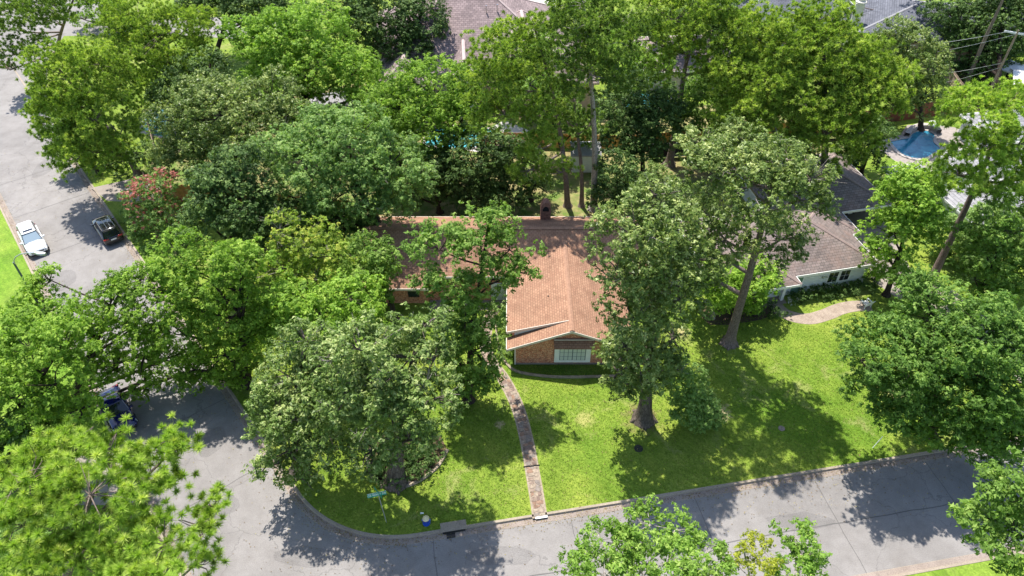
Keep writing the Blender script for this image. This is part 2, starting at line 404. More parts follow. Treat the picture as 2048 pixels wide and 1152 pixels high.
M['l_pale'] = leaf_mat('pale_green_leaves', (0.180, 0.300, 0.075), alt=(0.370, 0.480, 0.160))
M['l_yellow'] = leaf_mat('yellow_tinged_leaves', (0.220, 0.330, 0.040), alt=(0.480, 0.480, 0.090))
M['l_fluff'] = leaf_mat('feathery_green_leaves', (0.110, 0.215, 0.035), alt=(0.290, 0.420, 0.090))
M['l_lime'] = leaf_mat('lime_green_leaves', (0.190, 0.330, 0.045), alt=(0.360, 0.470, 0.110))
M['n_pine'] = leaf_mat('pine_needles', (0.250, 0.370, 0.050), alt=(0.480, 0.560, 0.110), transl=.3)
M['n_lime'] = leaf_mat('light_pine_needles', (0.285, 0.430, 0.055), alt=(0.550, 0.620, 0.160), transl=.35)
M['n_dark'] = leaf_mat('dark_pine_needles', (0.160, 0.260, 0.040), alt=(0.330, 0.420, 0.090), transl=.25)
M['flower'] = leaf_mat('coral_blossoms', (0.420, 0.120, 0.110), alt=(0.620, 0.330, 0.290), transl=.3)
M['whiteflower'] = leaf_mat('white_blossoms', (.55, .55, .5), alt=(.7, .7, .65), transl=.2)
M['l_yellowt'] = leaf_mat('golden_leaves', (0.340, 0.380, 0.035), alt=(0.520, 0.500, 0.080), transl=.4)

# ------------------------------------------------------------------ large structure: ground, roads, kerbs
def sheet(name, pts, z, m, parent=None, kind='structure', uvless=True):
    me = bpy.data.meshes.new(name); bm = bmesh.new()
    vs = [bm.verts.new((p[0], p[1], z)) for p in pts]
    f = bm.faces.new(vs); f.normal_update()
    if f.normal.z < 0: f.normal_flip()
    bmesh.ops.triangulate(bm, faces=bm.faces); bm.to_mesh(me); bm.free()
    o = link(name, me, m, parent); o['kind'] = kind
    return o
def V2(p): return Vector((p[0], p[1]))
dA = V2((-.6285, .7778)).normalized(); dB = V2((.9847, .1742)).normalized()
L0 = V2((-24.65, 26.45)); R0 = V2((-19.8, 34.3)); U0 = V2((.92, 26.8)); W0 = V2((25.3, 22.7))
def isect(p, d, q, e):
    den = d.x * e.y - d.y * e.x; t = ((q.x - p.x) * e.y - (q.y - p.y) * e.x) / den
    return p + d * t
corner = isect(R0, dA, U0, dB); lw = isect(L0, dA, W0, dB)
FAR = 260
rad = 9.3; tl = rad * math.tan((math.pi - math.acos((dA).dot(dB))) / 2)
t1 = corner + dA * tl; t2 = corner + dB * tl
bis = (dA + dB).normalized(); cc = corner + bis * math.hypot(rad, tl)
def arc(c, a, b, n=18):
    a0 = math.atan2(a.y - c.y, a.x - c.x); a1 = math.atan2(b.y - c.y, b.x - c.x)
    while a1 - a0 > math.pi: a1 -= 2 * math.pi
    while a1 - a0 < -math.pi: a1 += 2 * math.pi
    r = (a - c).length
    return [V2((c.x + r * math.cos(a0 + (a1 - a0) * i / n), c.y + r * math.sin(a0 + (a1 - a0) * i / n))) for i in range(n + 1)]
kerbA = [R0 + dA * FAR] + [R0 + dA * t for t in (160, 90, 60, 40, 20, 5)] + arc(cc, t1, t2) + [U0 + dB * t for t in (5, 15, 30, 50, 90, FAR)]
kerbL = [L0 + dA * t for t in (FAR, 160, 90, 60, 40, 20, 0)] + [lw]
kerbW = [lw] + [W0 + dB * t for t in (-20, 0, 20, 60, FAR)]
ZR = -.14
g = MB(); g.box(-400, 400, -60, 500, -.9, -.45)
o = g.build('ground', M['terrain']); o['kind'] = 'structure'
sheet('road', [V2((-330, -30)), V2((320, -30)), V2((320, 330)), V2((-330, 330))], ZR - .01, M['road'])
def block(name, pts, m):
    g = MB(); g.slab([(p.x, p.y, 0) for p in pts], .4)
    me = bpy.data.meshes.new(name); me.from_pydata(g.v, [], g.f)
    bm = bmesh.new(); bm.from_mesh(me); bmesh.ops.recalc_face_normals(bm, faces=bm.faces); bmesh.ops.triangulate(bm, faces=bm.faces); bm.to_mesh(me); bm.free()
    o = link(name, me, m); o['kind'] = 'structure'; return o
block('lawn', kerbA + [V2((340, 90)), V2((340, 470)), V2((-180, 470))], M['lawn'])
block('roadside_grass', kerbL + [V2((-60, -20)), V2((-330, -20)), V2((-330, 200))], M['verge'])
block('near_lawn', kerbW + [V2((300, -40)), V2((-15, -40))], M['verge'])

def offset(path, d):
    out = []
    for i, p in enumerate(path):
        a = path[max(i - 1, 0)]; b = path[min(i + 1, len(path) - 1)]
        t = (b - a).normalized(); out.append(p + V2((-t.y, t.x)) * d)
    return out
def sweep(name, path, prof, m, closed_top=True):   # prof: (offset to the left, z)
    g = MB(); rows = [offset(path, o_) for o_, _ in prof]; n = len(path); k = len(prof)
    vs = [(rows[j][i].x, rows[j][i].y, prof[j][1]) for i in range(n) for j in range(k)]
    fs = [(i * k + j, i * k + j + 1, (i + 1) * k + j + 1, (i + 1) * k + j) for i in range(n - 1) for j in range(k - 1)]
    g.add(vs, fs); return g
def dens(path, step=1.2, lim=150):
    out = []
    for a, b in zip(path[:-1], path[1:]):
        L = (b - a).length; n = max(1, int(L / step)) if L < lim else 8
        out += [a + (b - a) * (i / n) for i in range(n)]
    return out + [path[-1]]
def make_kerb(path, side, label):
    path = dens(path)
    s = side
    # kerb top stands 2 cm above the lawn edge; the gutter pan lies 5 mm above the road
    g = sweep('kerb', path, [(s * .16, -.2), (s * .15, .03), (-s * .03, .03), (-s * .06, ZR + .012), (-s * .5, ZR + .004), (-s * .52, ZR - .02)], None)
    o = g.build('kerb', M['kerb']); o['kind'] = 'structure'
    return o
make_kerb(kerbA, 1, '')
make_kerb(kerbL, -1, '')
make_kerb(kerbW, -1, '')
# gutter pans: a browner concrete strip along the kerb
for path, s in ((kerbA, 1), (kerbL, -1), (kerbW, -1)):
    g = sweep('gutter', dens(path), [(-s * .055, ZR + .02), (-s * .48, ZR + .008)], None)
    o = g.build('gutter', M['gutter']); o['kind'] = 'structure'
# far streets and drives
def psheet(name, pix, z, m, zz=0): return sheet(name, [at(x, y, zz) for x, y in pix], z, m)
psheet('far_street', [(-90, 262), (114, 262), (92, 215), (96, 120), (128, 72), (330, 68), (470, 78), (560, 72), (620, 40), (400, 34), (205, 44), (215, -30), (150, -120), (-140, -100)], .006, M['road'])
pa_, pb_ = at(-90, 262), at(114, 262); pc_, pd_ = at(-90, 292), at(133, 292)
g = MB(); g.add([(pa_.x, pa_.y, .006), (pb_.x, pb_.y, .006), (pd_.x, pd_.y, ZR - .008), (pc_.x, pc_.y, ZR - .008)], [(0, 1, 2, 3)]); g.build('far_street', M['road'])['kind'] = 'structure'
psheet('side_driveway', [(182, 376), (262, 358), (330, 372), (360, 392), (300, 405), (215, 402)], .008, M['drive'])
psheet('near_driveway', [(150, 905), (262, 905), (300, 1000), (262, 1010), (150, 1010)], .008, M['drive'])
psheet('white_courtyard', [(1010, -30), (1110, -30), (1112, 18), (1070, 24), (1018, 20)], .008, M['pale_concrete'])
psheet('neighbour_driveway', [(1672, 425), (1748, 415), (1788, 470), (1822, 540), (1900, 575), (2080, 720), (2200, 760), (2200, 830), (2040, 765), (1960, 690), (1860, 625), (1800, 600), (1745, 562), (1728, 500)], .008, M['drive'])
psheet('back_yard_ground', [(300, 330), (330, 235), (560, 190), (760, 160), (1060, 190), (1400, 210), (1680, 200), (1700, 320), (1500, 420), (1220, 440), (1190, 470), (760, 480), (600, 450), (420, 420)], .004, M['yard'])
tarm = concrete_mat('tar_seam', (.13, .125, .12), crack=0, speck=.8); patchm = concrete_mat('road_patch', (.195, .184, .175), crack=.3, speck=.9)
rr_ = random.Random(8)
def seam(path, off, w_=.035):
    p_ = dens(path, 1.0); p_ = [q + V2((rr_.uniform(-.05, .05), rr_.uniform(-.05, .05))) for q in p_]
    sweep('road_seam', p_, [(off - w_, ZR + .001), (off, ZR + .002), (off + w_, ZR + .001)], None).build('road_seam', tarm)['kind'] = 'structure'
seam([R0 + dA * t for t in (-9, 0, 30, 60, 110)], -4.3); seam([U0 + dB * t for t in (-9, 0, 30, 60, 110)], -4.1)
for t_ in range(-6, 60, 9):
    q = U0 + dB * (t_ + rr_.uniform(-1, 1)); n_ = V2((dB.y, -dB.x)); seam([q + n_ * .6, q + n_ * 8.0], 0, .022)
for t_ in range(-4, 70, 9):
    q = R0 + dA * (t_ + rr_.uniform(-1, 1)); n_ = V2((-dA.y, dA.x)) * -1; n_ = V2((-.78, -.63)); seam([q + n_ * .6, q + n_ * 8.0], 0, .022)
for cx_, cy_, rx_, ry_ in ((430, 1010, 1.6, 1.1), (610, 1110, 2.2, .8), (1000, 1110, 2.6, .7), (1600, 1040, 2.4, .7), (120, 560, 1.4, 1.8), (90, 330, 1.2, 2.4), (420, 880, 1.1, 1.5)):
    c_ = at(cx_, cy_); sheet('road_patch', [V2((c_.x + rx_ * math.cos(a) * rr_.uniform(.8, 1.1), c_.y + ry_ * math.sin(a) * rr_.uniform(.8, 1.1))) for a in [k * .45 for k in range(14)]], ZR - .004, patchm)
# storm drain set into the kerb
def bezier(pts, n=8):
    P_ = [V2(p) for p in pts]; out = []
    for i in range(len(P_) - 1):
        p0 = P_[max(i - 1, 0)]; p1 = P_[i]; p2 = P_[i + 1]; p3 = P_[min(i + 2, len(P_) - 1)]
        for k in range(n):
            t = k / n
            out.append(.5 * ((2 * p1) + (-p0 + p2) * t + (2 * p0 - 5 * p1 + 4 * p2 - p3) * t * t + (-p0 + 3 * p1 - 3 * p2 + p3) * t ** 3))
    return out + [P_[-1]]
p0 = at(882, 1066); sd = empty('storm_drain', (p0.x, p0.y, 0), math.atan2(dB.y, dB.x), 'concrete storm drain inlet with dark opening set in the kerb', 'storm drain')
MB().box(.0, 1.8, .0, .72, -.1, .05).build('cover', M['kerb'], sd, bevel=.02)
MB().box(.12, 1.68, -.05, -.01, ZR - .05, .045).build('opening', M['dark'], sd)
MB().box(.35, .95, -.42, -.06, ZR, ZR + .03).build('grate_plate', M['trimblack'], sd)

# ------------------------------------------------------------------ garden path of flagstones
path = [at(x, y) for x, y in [(1080, 1036), (1073, 990), (1066, 950), (1060, 915), (1052, 875), (1041, 832), (1027, 795), (1007, 758), (988, 732), (975, 708), (970, 680), (978, 640), (990, 616)]]
cl = bezier([(p.x, p.y) for p in path], 6); W_ = .47
gp = empty('garden_path', (0, 0, 0)); gp['kind'] = 'structure'; gp['label'] = 'flagstone garden path curving across the lawn to the brick house'
a_ = offset(cl, -W_); b_ = offset(cl, W_)
g = MB()
for i in range(len(cl) - 1):
    g.add([(a_[i].x, a_[i].y, .012), (b_[i].x, b_[i].y, .012), (b_[i + 1].x, b_[i + 1].y, .012), (a_[i + 1].x, a_[i + 1].y, .012)], [(0, 1, 2, 3)])
g.build('path_bed', M['mortar'], gp)
for sd_ in (a_, b_):
    g = sweep('border', sd_, [(-.06, 0), (-.06, .03), (.06, .03), (.06, 0)], None); g.build('border', M['edging'], gp)
s_acc = [0]
for i in range(len(cl) - 1): s_acc.append(s_acc[-1] + (cl[i + 1] - cl[i]).length)
def along(s):
    for i in range(len(cl) - 1):
        if s <= s_acc[i + 1]:
            t = (s - s_acc[i]) / max(1e-6, s_acc[i + 1] - s_acc[i]); p = cl[i].lerp(cl[i + 1], t); d = (cl[i + 1] - cl[i]).normalized(); return p, V2((-d.y, d.x))
    d = (cl[-1] - cl[-2]).normalized(); return cl[-1], V2((-d.y, d.x))
stone_mats = [plain('flagstone_%s' % n_, c_, .85, var=.4, scale=4) for n_, c_ in (('tan', (.225, .165, .125)), ('brown', (.165, .115, .09)), ('rust', (.22, .135, .09)), ('grey', (.19, .16, .135)), ('sand', (.27, .215, .16)))]
rs = random.Random(3); s = .15; nst = 0
while s < s_acc[-1] - .4 and nst < 290:
    h = rs.uniform(.26, .40); cuts = [-W_ + .07]
    while cuts[-1] < W_ - .3: cuts.append(cuts[-1] + rs.uniform(.20, .50))
    cuts[-1] = W_ - .07
    for c0, c1 in zip(cuts[:-1], cuts[1:]):
        if c1 - c0 < .1: continue
        quad = [(s, c0), (s, (c0 + c1) / 2), (s, c1), (s + h, c1), (s + h, (c0 + c1) / 2), (s + h, c0)]
        pts = []
        for (q, r_) in quad:
            cs, cr = s + h / 2, (c0 + c1) / 2
            q2 = cs + (q - cs) * (.95 if abs(r_ - cr) < .01 else .72) + rs.uniform(-.08, .08); r2 = cr + (r_ - cr) * .92 + rs.uniform(-.045, .045)
            p, n_ = along(q2); pts.append(p + n_ * r2)
        zt = .028 + rs.uniform(0, .012)
        gg = MB(); gg.slab([(p.x, p.y, zt) for p in pts], .02)
        gg.build('flagstone', rs.choice(stone_mats), gp); nst += 1
    s += h
p, n_ = along(s_acc[6 * 3 - 3]); 
MB().tube([(p.x - n_.x * .6, p.y - n_.y * .6, .03), (p.x + n_.x * .6, p.y + n_.y * .6, .03)], .06, 6).build('step_edge', M['dark'], gp)

# neighbour path
npth = bezier([tuple(at(x, y)[:2]) for x, y in [(1548, 596), (1552, 612), (1575, 630), (1615, 638), (1650, 630), (1680, 618), (1712, 612), (1742, 613)]], 6)
g = sweep('brick_path', npth, [(-.68, .0), (-.68, .02), (.68, .02), (.68, 0)], None); o = g.build('brick_path', M['pinkbrick']); o['kind'] = 'structure'

# ------------------------------------------------------------------ roofs with shingle courses
def roof_faces(name, polys, m, parent, t=.14):
    """each poly: outline of one roof plane; UVs run across and up the slope"""
    me = bpy.data.meshes.new(name); bm = bmesh.new(); uvl = bm.loops.layers.uv.new('UVMap')
    for poly in polys:
        ps = [Vector(p) for p in poly]; n = (ps[1] - ps[0]).cross(ps[2] - ps[0]).normalized()
        if n.z < 0: ps.reverse(); n = -n
        ax = Vector((0, 0, 1)).cross(n)
        ax = ax.normalized() if ax.length > 1e-4 else Vector((1, 0, 0)); up = n.cross(ax)
        top = [bm.verts.new(p) for p in ps]; bot = [bm.verts.new(p - Vector((0, 0, t))) for p in ps]; k = len(ps)
        fs = [bm.faces.new(top), bm.faces.new(bot[::-1])] + [bm.faces.new((top[i], bot[i], bot[(i + 1) % k], top[(i + 1) % k])) for i in range(k)]
        for f in fs:
            for l in f.loops: l[uvl].uv = (l.vert.co.dot(ax), l.vert.co.dot(up))
    bm.to_mesh(me); bm.free()
    return link(name, me, m, parent)
def ridge_line(a, b, m, parent, name='ridge_cap', r=.13):
    a, b = Vector(a), Vector(b); g = MB(); d = (b - a).normalized(); sdv = Vector((0, 0, 1)).cross(d).normalized()
    vs = []
    for p in (a, b): vs += [p - sdv * r * 1.5 + Vector((0, 0, -.02)), p + Vector((0, 0, .07)), p + sdv * r * 1.5 + Vector((0, 0, -.02)), p + Vector((0, 0, -.05))]
    g.add(vs, [(0, 1, 5, 4), (1, 2, 6, 5), (2, 3, 7, 6), (3, 0, 4, 7), (0, 3, 2, 1), (4, 5, 6, 7)])
    return g.build(name, m, parent)
def board(a, b, m, parent, name='fascia', h=.2, t=.05, drop=.01):
    a, b = Vector(a), Vector(b); d = (b - a); d.z = 0; d.normalize(); s_ = Vector((-d.y, d.x, 0)) * t / 2
    g = MB(); vs = []
    for p in (a, b):
        for sg in (-1, 1):
            vs += [p + s_ * sg + Vector((0, 0, -drop)), p + s_ * sg + Vector((0, 0, -h))]
    g.add(vs, [(0, 1, 3, 2), (4, 6, 7, 5), (0, 2, 6, 4), (1, 5, 7, 3), (0, 4, 5, 1), (2, 3, 7, 6)])
    return g.build(name, m, parent)

# ------------------------------------------------------------------ the brick house
BH = empty('brick_house', (5, 47, 0), 0, 'low brick house with long red shingle roof and front gable wing', 'house')
def rel(*p): return (p[0] - 5, p[1] - 47, p[2])
XL, XR, YE, ZE = -13.6, 12.6, 47.9, 2.35
YRg, ZRg, YB, ZB = 53.25, 5.0, 58.25, 2.55
XW, ZW = 4.78, 4.38       # wing ridge
YF = 40.66; YS = 41.95    # gable front, break between the two pitches
def mainz(y): return ZE + (ZRg - ZE) * (y - YE) / (YRg - YE)
def main_y(z): return YE + (YRg - YE) * (z - ZE) / (ZRg - ZE)
polys = [[rel(XL, YE, ZE), rel(-7.4, YE, ZE), rel(-7.4, main_y(2.86), 2.86), rel(-.42, main_y(2.86), 2.86), rel(-.42, main_y(3.0), 3.0), rel(XW, main_y(ZW), ZW), rel(10.0, main_y(2.35), 2.35), rel(XR, YE, ZE), rel(XR, YRg, ZRg), rel(XL, YRg, ZRg)],
         [rel(XL, YRg, ZRg), rel(XR, YRg, ZRg), rel(XR, YB, ZB), rel(XL, YB, ZB)]]
ml = 2.98
wing = [[rel(-.43, YS, ml), rel(XW, YS, ZW), rel(XW, main_y(ZW), ZW), rel(-.43, main_y(ml) , ml)],
        [rel(-.43, YF, 2.26), rel(XW, YF, ZW), rel(XW, YS, ZW - .01), rel(-.43, YS + .02, 2.26)],
        [rel(XW, YF, ZW), rel(9.99, YF, 2.26), rel(9.99, main_y(2.3), 2.26), rel(XW, main_y(ZW), ZW)]]
roof_faces('roof', polys, M['roof_red'], BH); roof_faces('wing_roof', wing, M['roof_red'], BH)
ridge_line(rel(XL, YRg, ZRg + .02), rel(XR, YRg, ZRg + .02), M['roof_plain'], BH)
ridge_line(rel(XW, YF, ZW + .02), rel(XW, main_y(ZW), ZW + .02), M['roof_plain'], BH)
# walls
g = MB(); g.box(*[a - 5 for a in (XL + .5, -.2)], YE + 1.0 - 47, YB - .6 - 47, 0, 2.55)
g.box(-.2 - 5, 12.0 - 5, YE + .9 - 47, YB - .6 - 47, 0, 2.4)
g.build('main_wall', M['brick'], BH)
g = MB(); g.prism([(.25 - 5, 0), (9.35 - 5, 0), (9.35 - 5, 2.35), (XW - 5, ZW - .28), (.25 - 5, 2.35)], 'y', 41.1 - 47, 49.2 - 47)
g.build('wing_wall', M['brick'], BH)
MB().box(-12.6 - 5, -7.6 - 5, 48.5 - 47, 49.0 - 47, 0, 2.2).build('left_wall', M['brick'], BH)
# white face between the two wing pitches
g = MB(); g.prism([(.1 - 5, 2.2), (.1 - 5, 2.98), (XW - 5 - .2, ZW - .2), (XW - 5 - .5, ZW - .42)], 'y', YS + .06 - 47, YS + .16 - 47); g.build('clerestory_panel', M['white'], BH)
MB().box(.0 - 5, .2 - 5, 41.95 - 47, 42.6 - 47, 1.9, 2.9).build('return_wall', M['brick'], BH)
for a, b in (((-.43, YF - .03, 2.26), (XW, YF - .03, ZW)), ((XW, YF - .03, ZW), (9.99, YF - .03, 2.26)), ((-.46, YF, 2.26), (-.46, YS, 2.26)), ((-.43, YS - .03, ml), (XW, YS - .03, ZW)), ((-.46, YS, ml), (-.46, 48.6, ml)),
             ((XL, YE - .03, ZE), (-7.4, YE - .03, ZE)), ((-7.4, main_y(2.86) - .03, 2.86), (-.45, main_y(2.86) - .03, 2.86)), ((XL, YB + .03, ZB), (XR, YB + .03, ZB)), ((XL - .03, YE, ZE), (XL - .03, YRg, ZRg))):
    board(rel(*a), rel(*b), M['fascia'], BH, h=.24)
MB().box(.2 - 5, .32 - 5, 40.98 - 47, 41.15 - 47, 0, 2.3).build('corner_board', M['fascia'], BH)
MB().box(.2 - 5, 9.4 - 5, 41.02 - 47, 41.08 - 47, 0.0, .14).build('foundation', M['gutter'], BH)
# shingled hood over the window, bay box, window
g = [[rel(3.42, 41.1, 3.05), rel(3.42, 40.35, 2.62), rel(6.72, 40.35, 2.62), rel(6.72, 41.1, 3.05)]]
roof_faces('window_hood', g, M['roof_red'], BH, t=.06)
g = MB(); g.prism([(41.12 - 47, 3.0), (40.37 - 47, 2.56), (41.12 - 47, 2.50)], 'x', 3.46 - 5, 3.52 - 5); g.prism([(41.12 - 47, 3.0), (40.37 - 47, 2.56), (41.12 - 47, 2.50)], 'x', 6.62 - 5, 6.68 - 5); g.build('hood_cheek', M['fascia'], BH)['kind'] = 'stuff'
MB().box(3.42 - 5, 6.68 - 5, 40.9 - 47, 41.02 - 47, 3.02, 3.10).build('gable_ledge', M['fascia'], BH)
g = MB(); g.prism([(4.55 - 5, 3.75), (5.0 - 5, 3.75), (4.78 - 5, 3.92)], 'y', 41.02 - 47, 41.09 - 47); g.build('gable_vent', M['dark'], BH)
MB().box(3.5 - 5, 6.5 - 5, 40.86 - 47, 41.14 - 47, .42, 2.45).build('window_surround', M['white'], BH, bevel=.015)
win = empty('window', (5.0 - 5, 40.84 - 47, 1.46)); win.parent = BH
MB().box(-1.08, 1.08, -.02, .03, -.72, .72).build('sash_frame', M['muntin'], win)
pane = None
for cx_ in range(6):
    for rz_ in range(3):
        x0 = -1.04 + cx_ * .345 + (.03 if cx_ > 2 else 0); z0 = -.68 + rz_ * .46
        if pane is None:
            pane = MB().box(0, .30, -.035, -.022, 0, .41).build('pane', M['pane'], win); pane.location = (x0, 0, z0)
        else: share('pane', pane, win, (x0, 0, z0))
# left wing door and court
MB().box(-1.9 - 5, -.5 - 5, 48.82 - 47, 48.90 - 47, .1, 2.1).build('garage_door', M['siding'], BH)
for k in range(7): MB().box(-1.9 - 5 + k * .2, -1.88 - 5 + k * .2, 48.80 - 47, 48.83 - 47, .1, 2.1).build('panel_joint', M['fascia'], BH)
for x in (-11.8, -9.4):
    MB().box(x - 5, x + 1.0 - 5, 48.44 - 47, 48.52 - 47, .8, 1.9).build('side_window', M['glass'], BH)
# chimneys
def chimney(x, y, z0, h, w_=.5):
    ch = empty('chimney', (x - 5, y - 47, z0)); ch.parent = BH
    MB().box(-w_, w_, -.4, .4, 0, h).build('shaft', M['old_brick'], ch)
    g = MB(); n = 10; pr = [(-w_, h)] + [(-w_ * 1.0 * math.cos(math.pi * k / n) * (1 - .15 * math.sin(math.pi * k / n)), h + .95 * math.sin(math.pi * k / n) ** .8) for k in range(1, n)] + [(w_, h)]
    g.prism(pr, 'y', -.4, .4); g.build('arched_hood', M['old_brick'], ch)
    g = MB(); pr = [(-w_ * .62, h - .05)] + [(-w_ * .62 * math.cos(math.pi * k / n), h - .05 + .55 * math.sin(math.pi * k / n)) for k in range(1, n)] + [(w_ * .62, h - .05)]
    g.prism(pr, 'y', -.43, -.39); g.build('flue_opening', M['dark'], ch)
    MB().box(-w_ - .1, w_ + .1, -.62, -.40, -.15, .22).build('flashing', M['metal'], ch)
chimney(3.25, 57.3, 2.9, 1.35)
for (x, y) in ((3.05, 45.2), (-6.6, 55), (-4.8, 54.9)):
    z0 = 4.38 - .40 * abs(x - XW) if y < 47 else 5 - .5 * abs(y - YRg)
    MB().tube([(x - 5, y - 47, z0 - .1), (x - 5, y - 47, z0 + .32)], .05, 8).build('vent_pipe', M['trimblack'], BH)
# planted strip before the gable with stone edging
ed = bezier([tuple(at(x, y)[:2]) for x, y in [(992, 640), (994, 675), (1000, 703), (1013, 728), (1032, 743), (1070, 751), (1120, 755), (1195, 754), (1250, 752)]], 6)
g = sweep('bed_edging', ed, [(-.1, 0), (-.1, .14), (.1, .14), (.1, 0)], None); o = g.build('bed_edging', M['edging']); tag(o, 'curved low stone edging around the bed before the gable', 'edging')
sheet('planting_bed', [p for p in ed] + [V2((9.4, 41.0)), V2((.3, 41.0)), V2((.3, 48)), V2((-.9, 48))], .007, grass_mat('bed_grass', (.09, .17, .02), (.15, .21, .03), dryness=.2))
psheet('court_paving', [(860, 600), (1012, 600), (1012, 618), (860, 625)], .009, M['gutter'])
bed = bezier([tuple(at(x, y)[:2]) for x, y in [(735, 915), (742, 950), (775, 974), (815, 972), (850, 955), (878, 930), (895, 900)]], 6)
g = sweep('tree_ring', bed, [(-.13, 0), (-.12, .12), (.12, .12), (.13, 0)], None); o = g.build('tree_ring', M['edging']); tag(o, 'low stone ring around the big corner oak', 'edging')
sheet('tree_bed_soil', bed + [V2(at(880, 870)), V2(at(740, 870))], .009, M['dirt'])

# ------------------------------------------------------------------ generic hip roofed house
def hip(parent, x0, x1, y0, y1, ze, pitch, m, rm, fm, ov=.6, gable=(False, False), fascia=True):
    X0, X1, Y0, Y1 = x0 - ov, x1 + ov, y0 - ov, y1 + ov
    if X1 - X0 >= Y1 - Y0:
        h = (Y1 - Y0) / 2; zr = ze + h * pitch; ym = (Y0 + Y1) / 2
        a = (X0 + (0 if gable[0] else h), ym, zr); b = (X1 - (0 if gable[1] else h), ym, zr)
        P_ = [[(X0, Y0, ze), (X1, Y0, ze), b, a], [(X1, Y1, ze), (X0, Y1, ze), a, b]]
        if not gable[0]: P_.append([(X0, Y1, ze), (X0, Y0, ze), a])
        if not gable[1]: P_.append([(X1, Y0, ze), (X1, Y1, ze), b])
    else:
        h = (X1 - X0) / 2; zr = ze + h * pitch; xm = (X0 + X1) / 2
        a = (xm, Y0 + (0 if gable[0] else h), zr); b = (xm, Y1 - (0 if gable[1] else h), zr)
        P_ = [[(X1, Y0, ze), (X1, Y1, ze), b, a], [(X0, Y1, ze), (X0, Y0, ze), a, b]]
        if not gable[0]: P_.append([(X0, Y0, ze), (X1, Y0, ze), a])
        if not gable[1]: P_.append([(X1, Y1, ze), (X0, Y1, ze), b])
    o = roof_faces('roof', P_, m, parent, t=.12)
    ridge_line(Vector(a) + Vector((0, 0, .02)), Vector(b) + Vector((0, 0, .02)), rm, parent)
    for c in ((X0, Y0), (X1, Y0), (X1, Y1), (X0, Y1)):
        e = a if ((c[0] < (X0 + X1) / 2) if X1 - X0 >= Y1 - Y0 else (c[1] < (Y0 + Y1) / 2)) else b
        gi = 0 if e is a else 1
        if not gable[gi]: ridge_line((c[0], c[1], ze + .02), Vector(e) + Vector((0, 0, .02)), rm, parent, 'hip_cap', .1)
    if fascia:
        cs = [(X0, Y0, ze), (X1, Y0, ze), (X1, Y1, ze), (X0, Y1, ze)]
        for i in range(4): 
            a1, b1 = Vector(cs[i]), Vector(cs[(i + 1) % 4]); mid = Vector(((X0 + X1) / 2, (Y0 + Y1) / 2, ze)); n_ = ((a1 + b1) / 2 - mid).normalized() * .03
            board(a1 + n_, b1 + n_, fm, parent, h=.26)
    return zr

# white neighbour house, turned 12.5 degrees
c0 = at(1758, 526, 2.6)
NH = empty('white_house', (c0.x, c0.y, 0), R(12.5), 'white sided ranch house with weathered hip roof and green door', 'house')
hip(NH, -15.6, -.3, .3, 9.6, 2.6, .42, M['roof_mauve'], M['ridge_mauve'], M['white'], ov=.3)
MB().box(-15.6, -.6, .3, 9.6, 0, 2.5).build('wall', M['siding'], NH)
hip(NH, -14.5, -8.65, -.8, 5, 2.6, .42, M['roof_mauve'], M['ridge_mauve'], M['white'], ov=.3)   # porch wing
MB().box(-14.3, -11.2, 1.3, 6, 0, 2.5).build('wing_wall', M['siding'], NH)
cg = at(1782, 408, 2.6); lc = NH.matrix_basis.inverted() @ cg
hip(NH, lc.x - 12, lc.x - .5, lc.y + .5, lc.y + 9.5, 2.6, .42, M['roof_mauve'], M['ridge_mauve'], M['white'])
MB().box(lc.x - 12, lc.x - .5, lc.y + 3.6, lc.y + 9.3, 0, 2.5).build('garage_wall', M['siding'], NH)
hip(NH, lc.x - 11, lc.x - 6.2, 5, lc.y + 5, 2.6, .35, M['roof_mauve'], M['ridge_mauve'], M['white'])
MB().box(-9.35, -9.07, -.28, 0, 0, 2.45).build('porch_column', M['white'], NH)
MB().box(-11.4, -8.9, -.7, .28, 0, .04).build('porch_floor', M['gutter'], NH)
def nh_window(x, w_, z0, z1, y=.28, nx=2, nz=2):
    wn = empty('window', (x, y, z0)); wn.parent = NH
    MB().box(-.07, w_ + .07, -.05, .03, -.07, z1 - z0 + .07).build('frame', M['white'], wn)
    pw = (w_ - .05 * (nx + 1)) / nx; ph = (z1 - z0 - .05 * (nz + 1)) / nz
    for i in range(nx):
        for j in range(nz): MB().box(.05 + i * (pw + .05), .05 + i * (pw + .05) + pw, -.075, -.055, .05 + j * (ph + .05), .05 + j * (ph + .05) + ph).build('pane', M['glass'], wn)
nh_window(-4.65, 1.0, .85, 2.1); nh_window(-3.45, 1.0, .85, 2.1)
MB().box(-8.2, -7.3, .20, .27, .05, 2.15).build('green_door', M['green_door'], NH)
MB().box(-8.35, -7.15, .24, .285, .0, 2.25).build('door_frame', M['white'], NH)
for k in range(12): MB().box(-7.0, -.62, .275, .298, .1 + k * .2, .27 + k * .2).build('siding_board', M['siding'], NH)

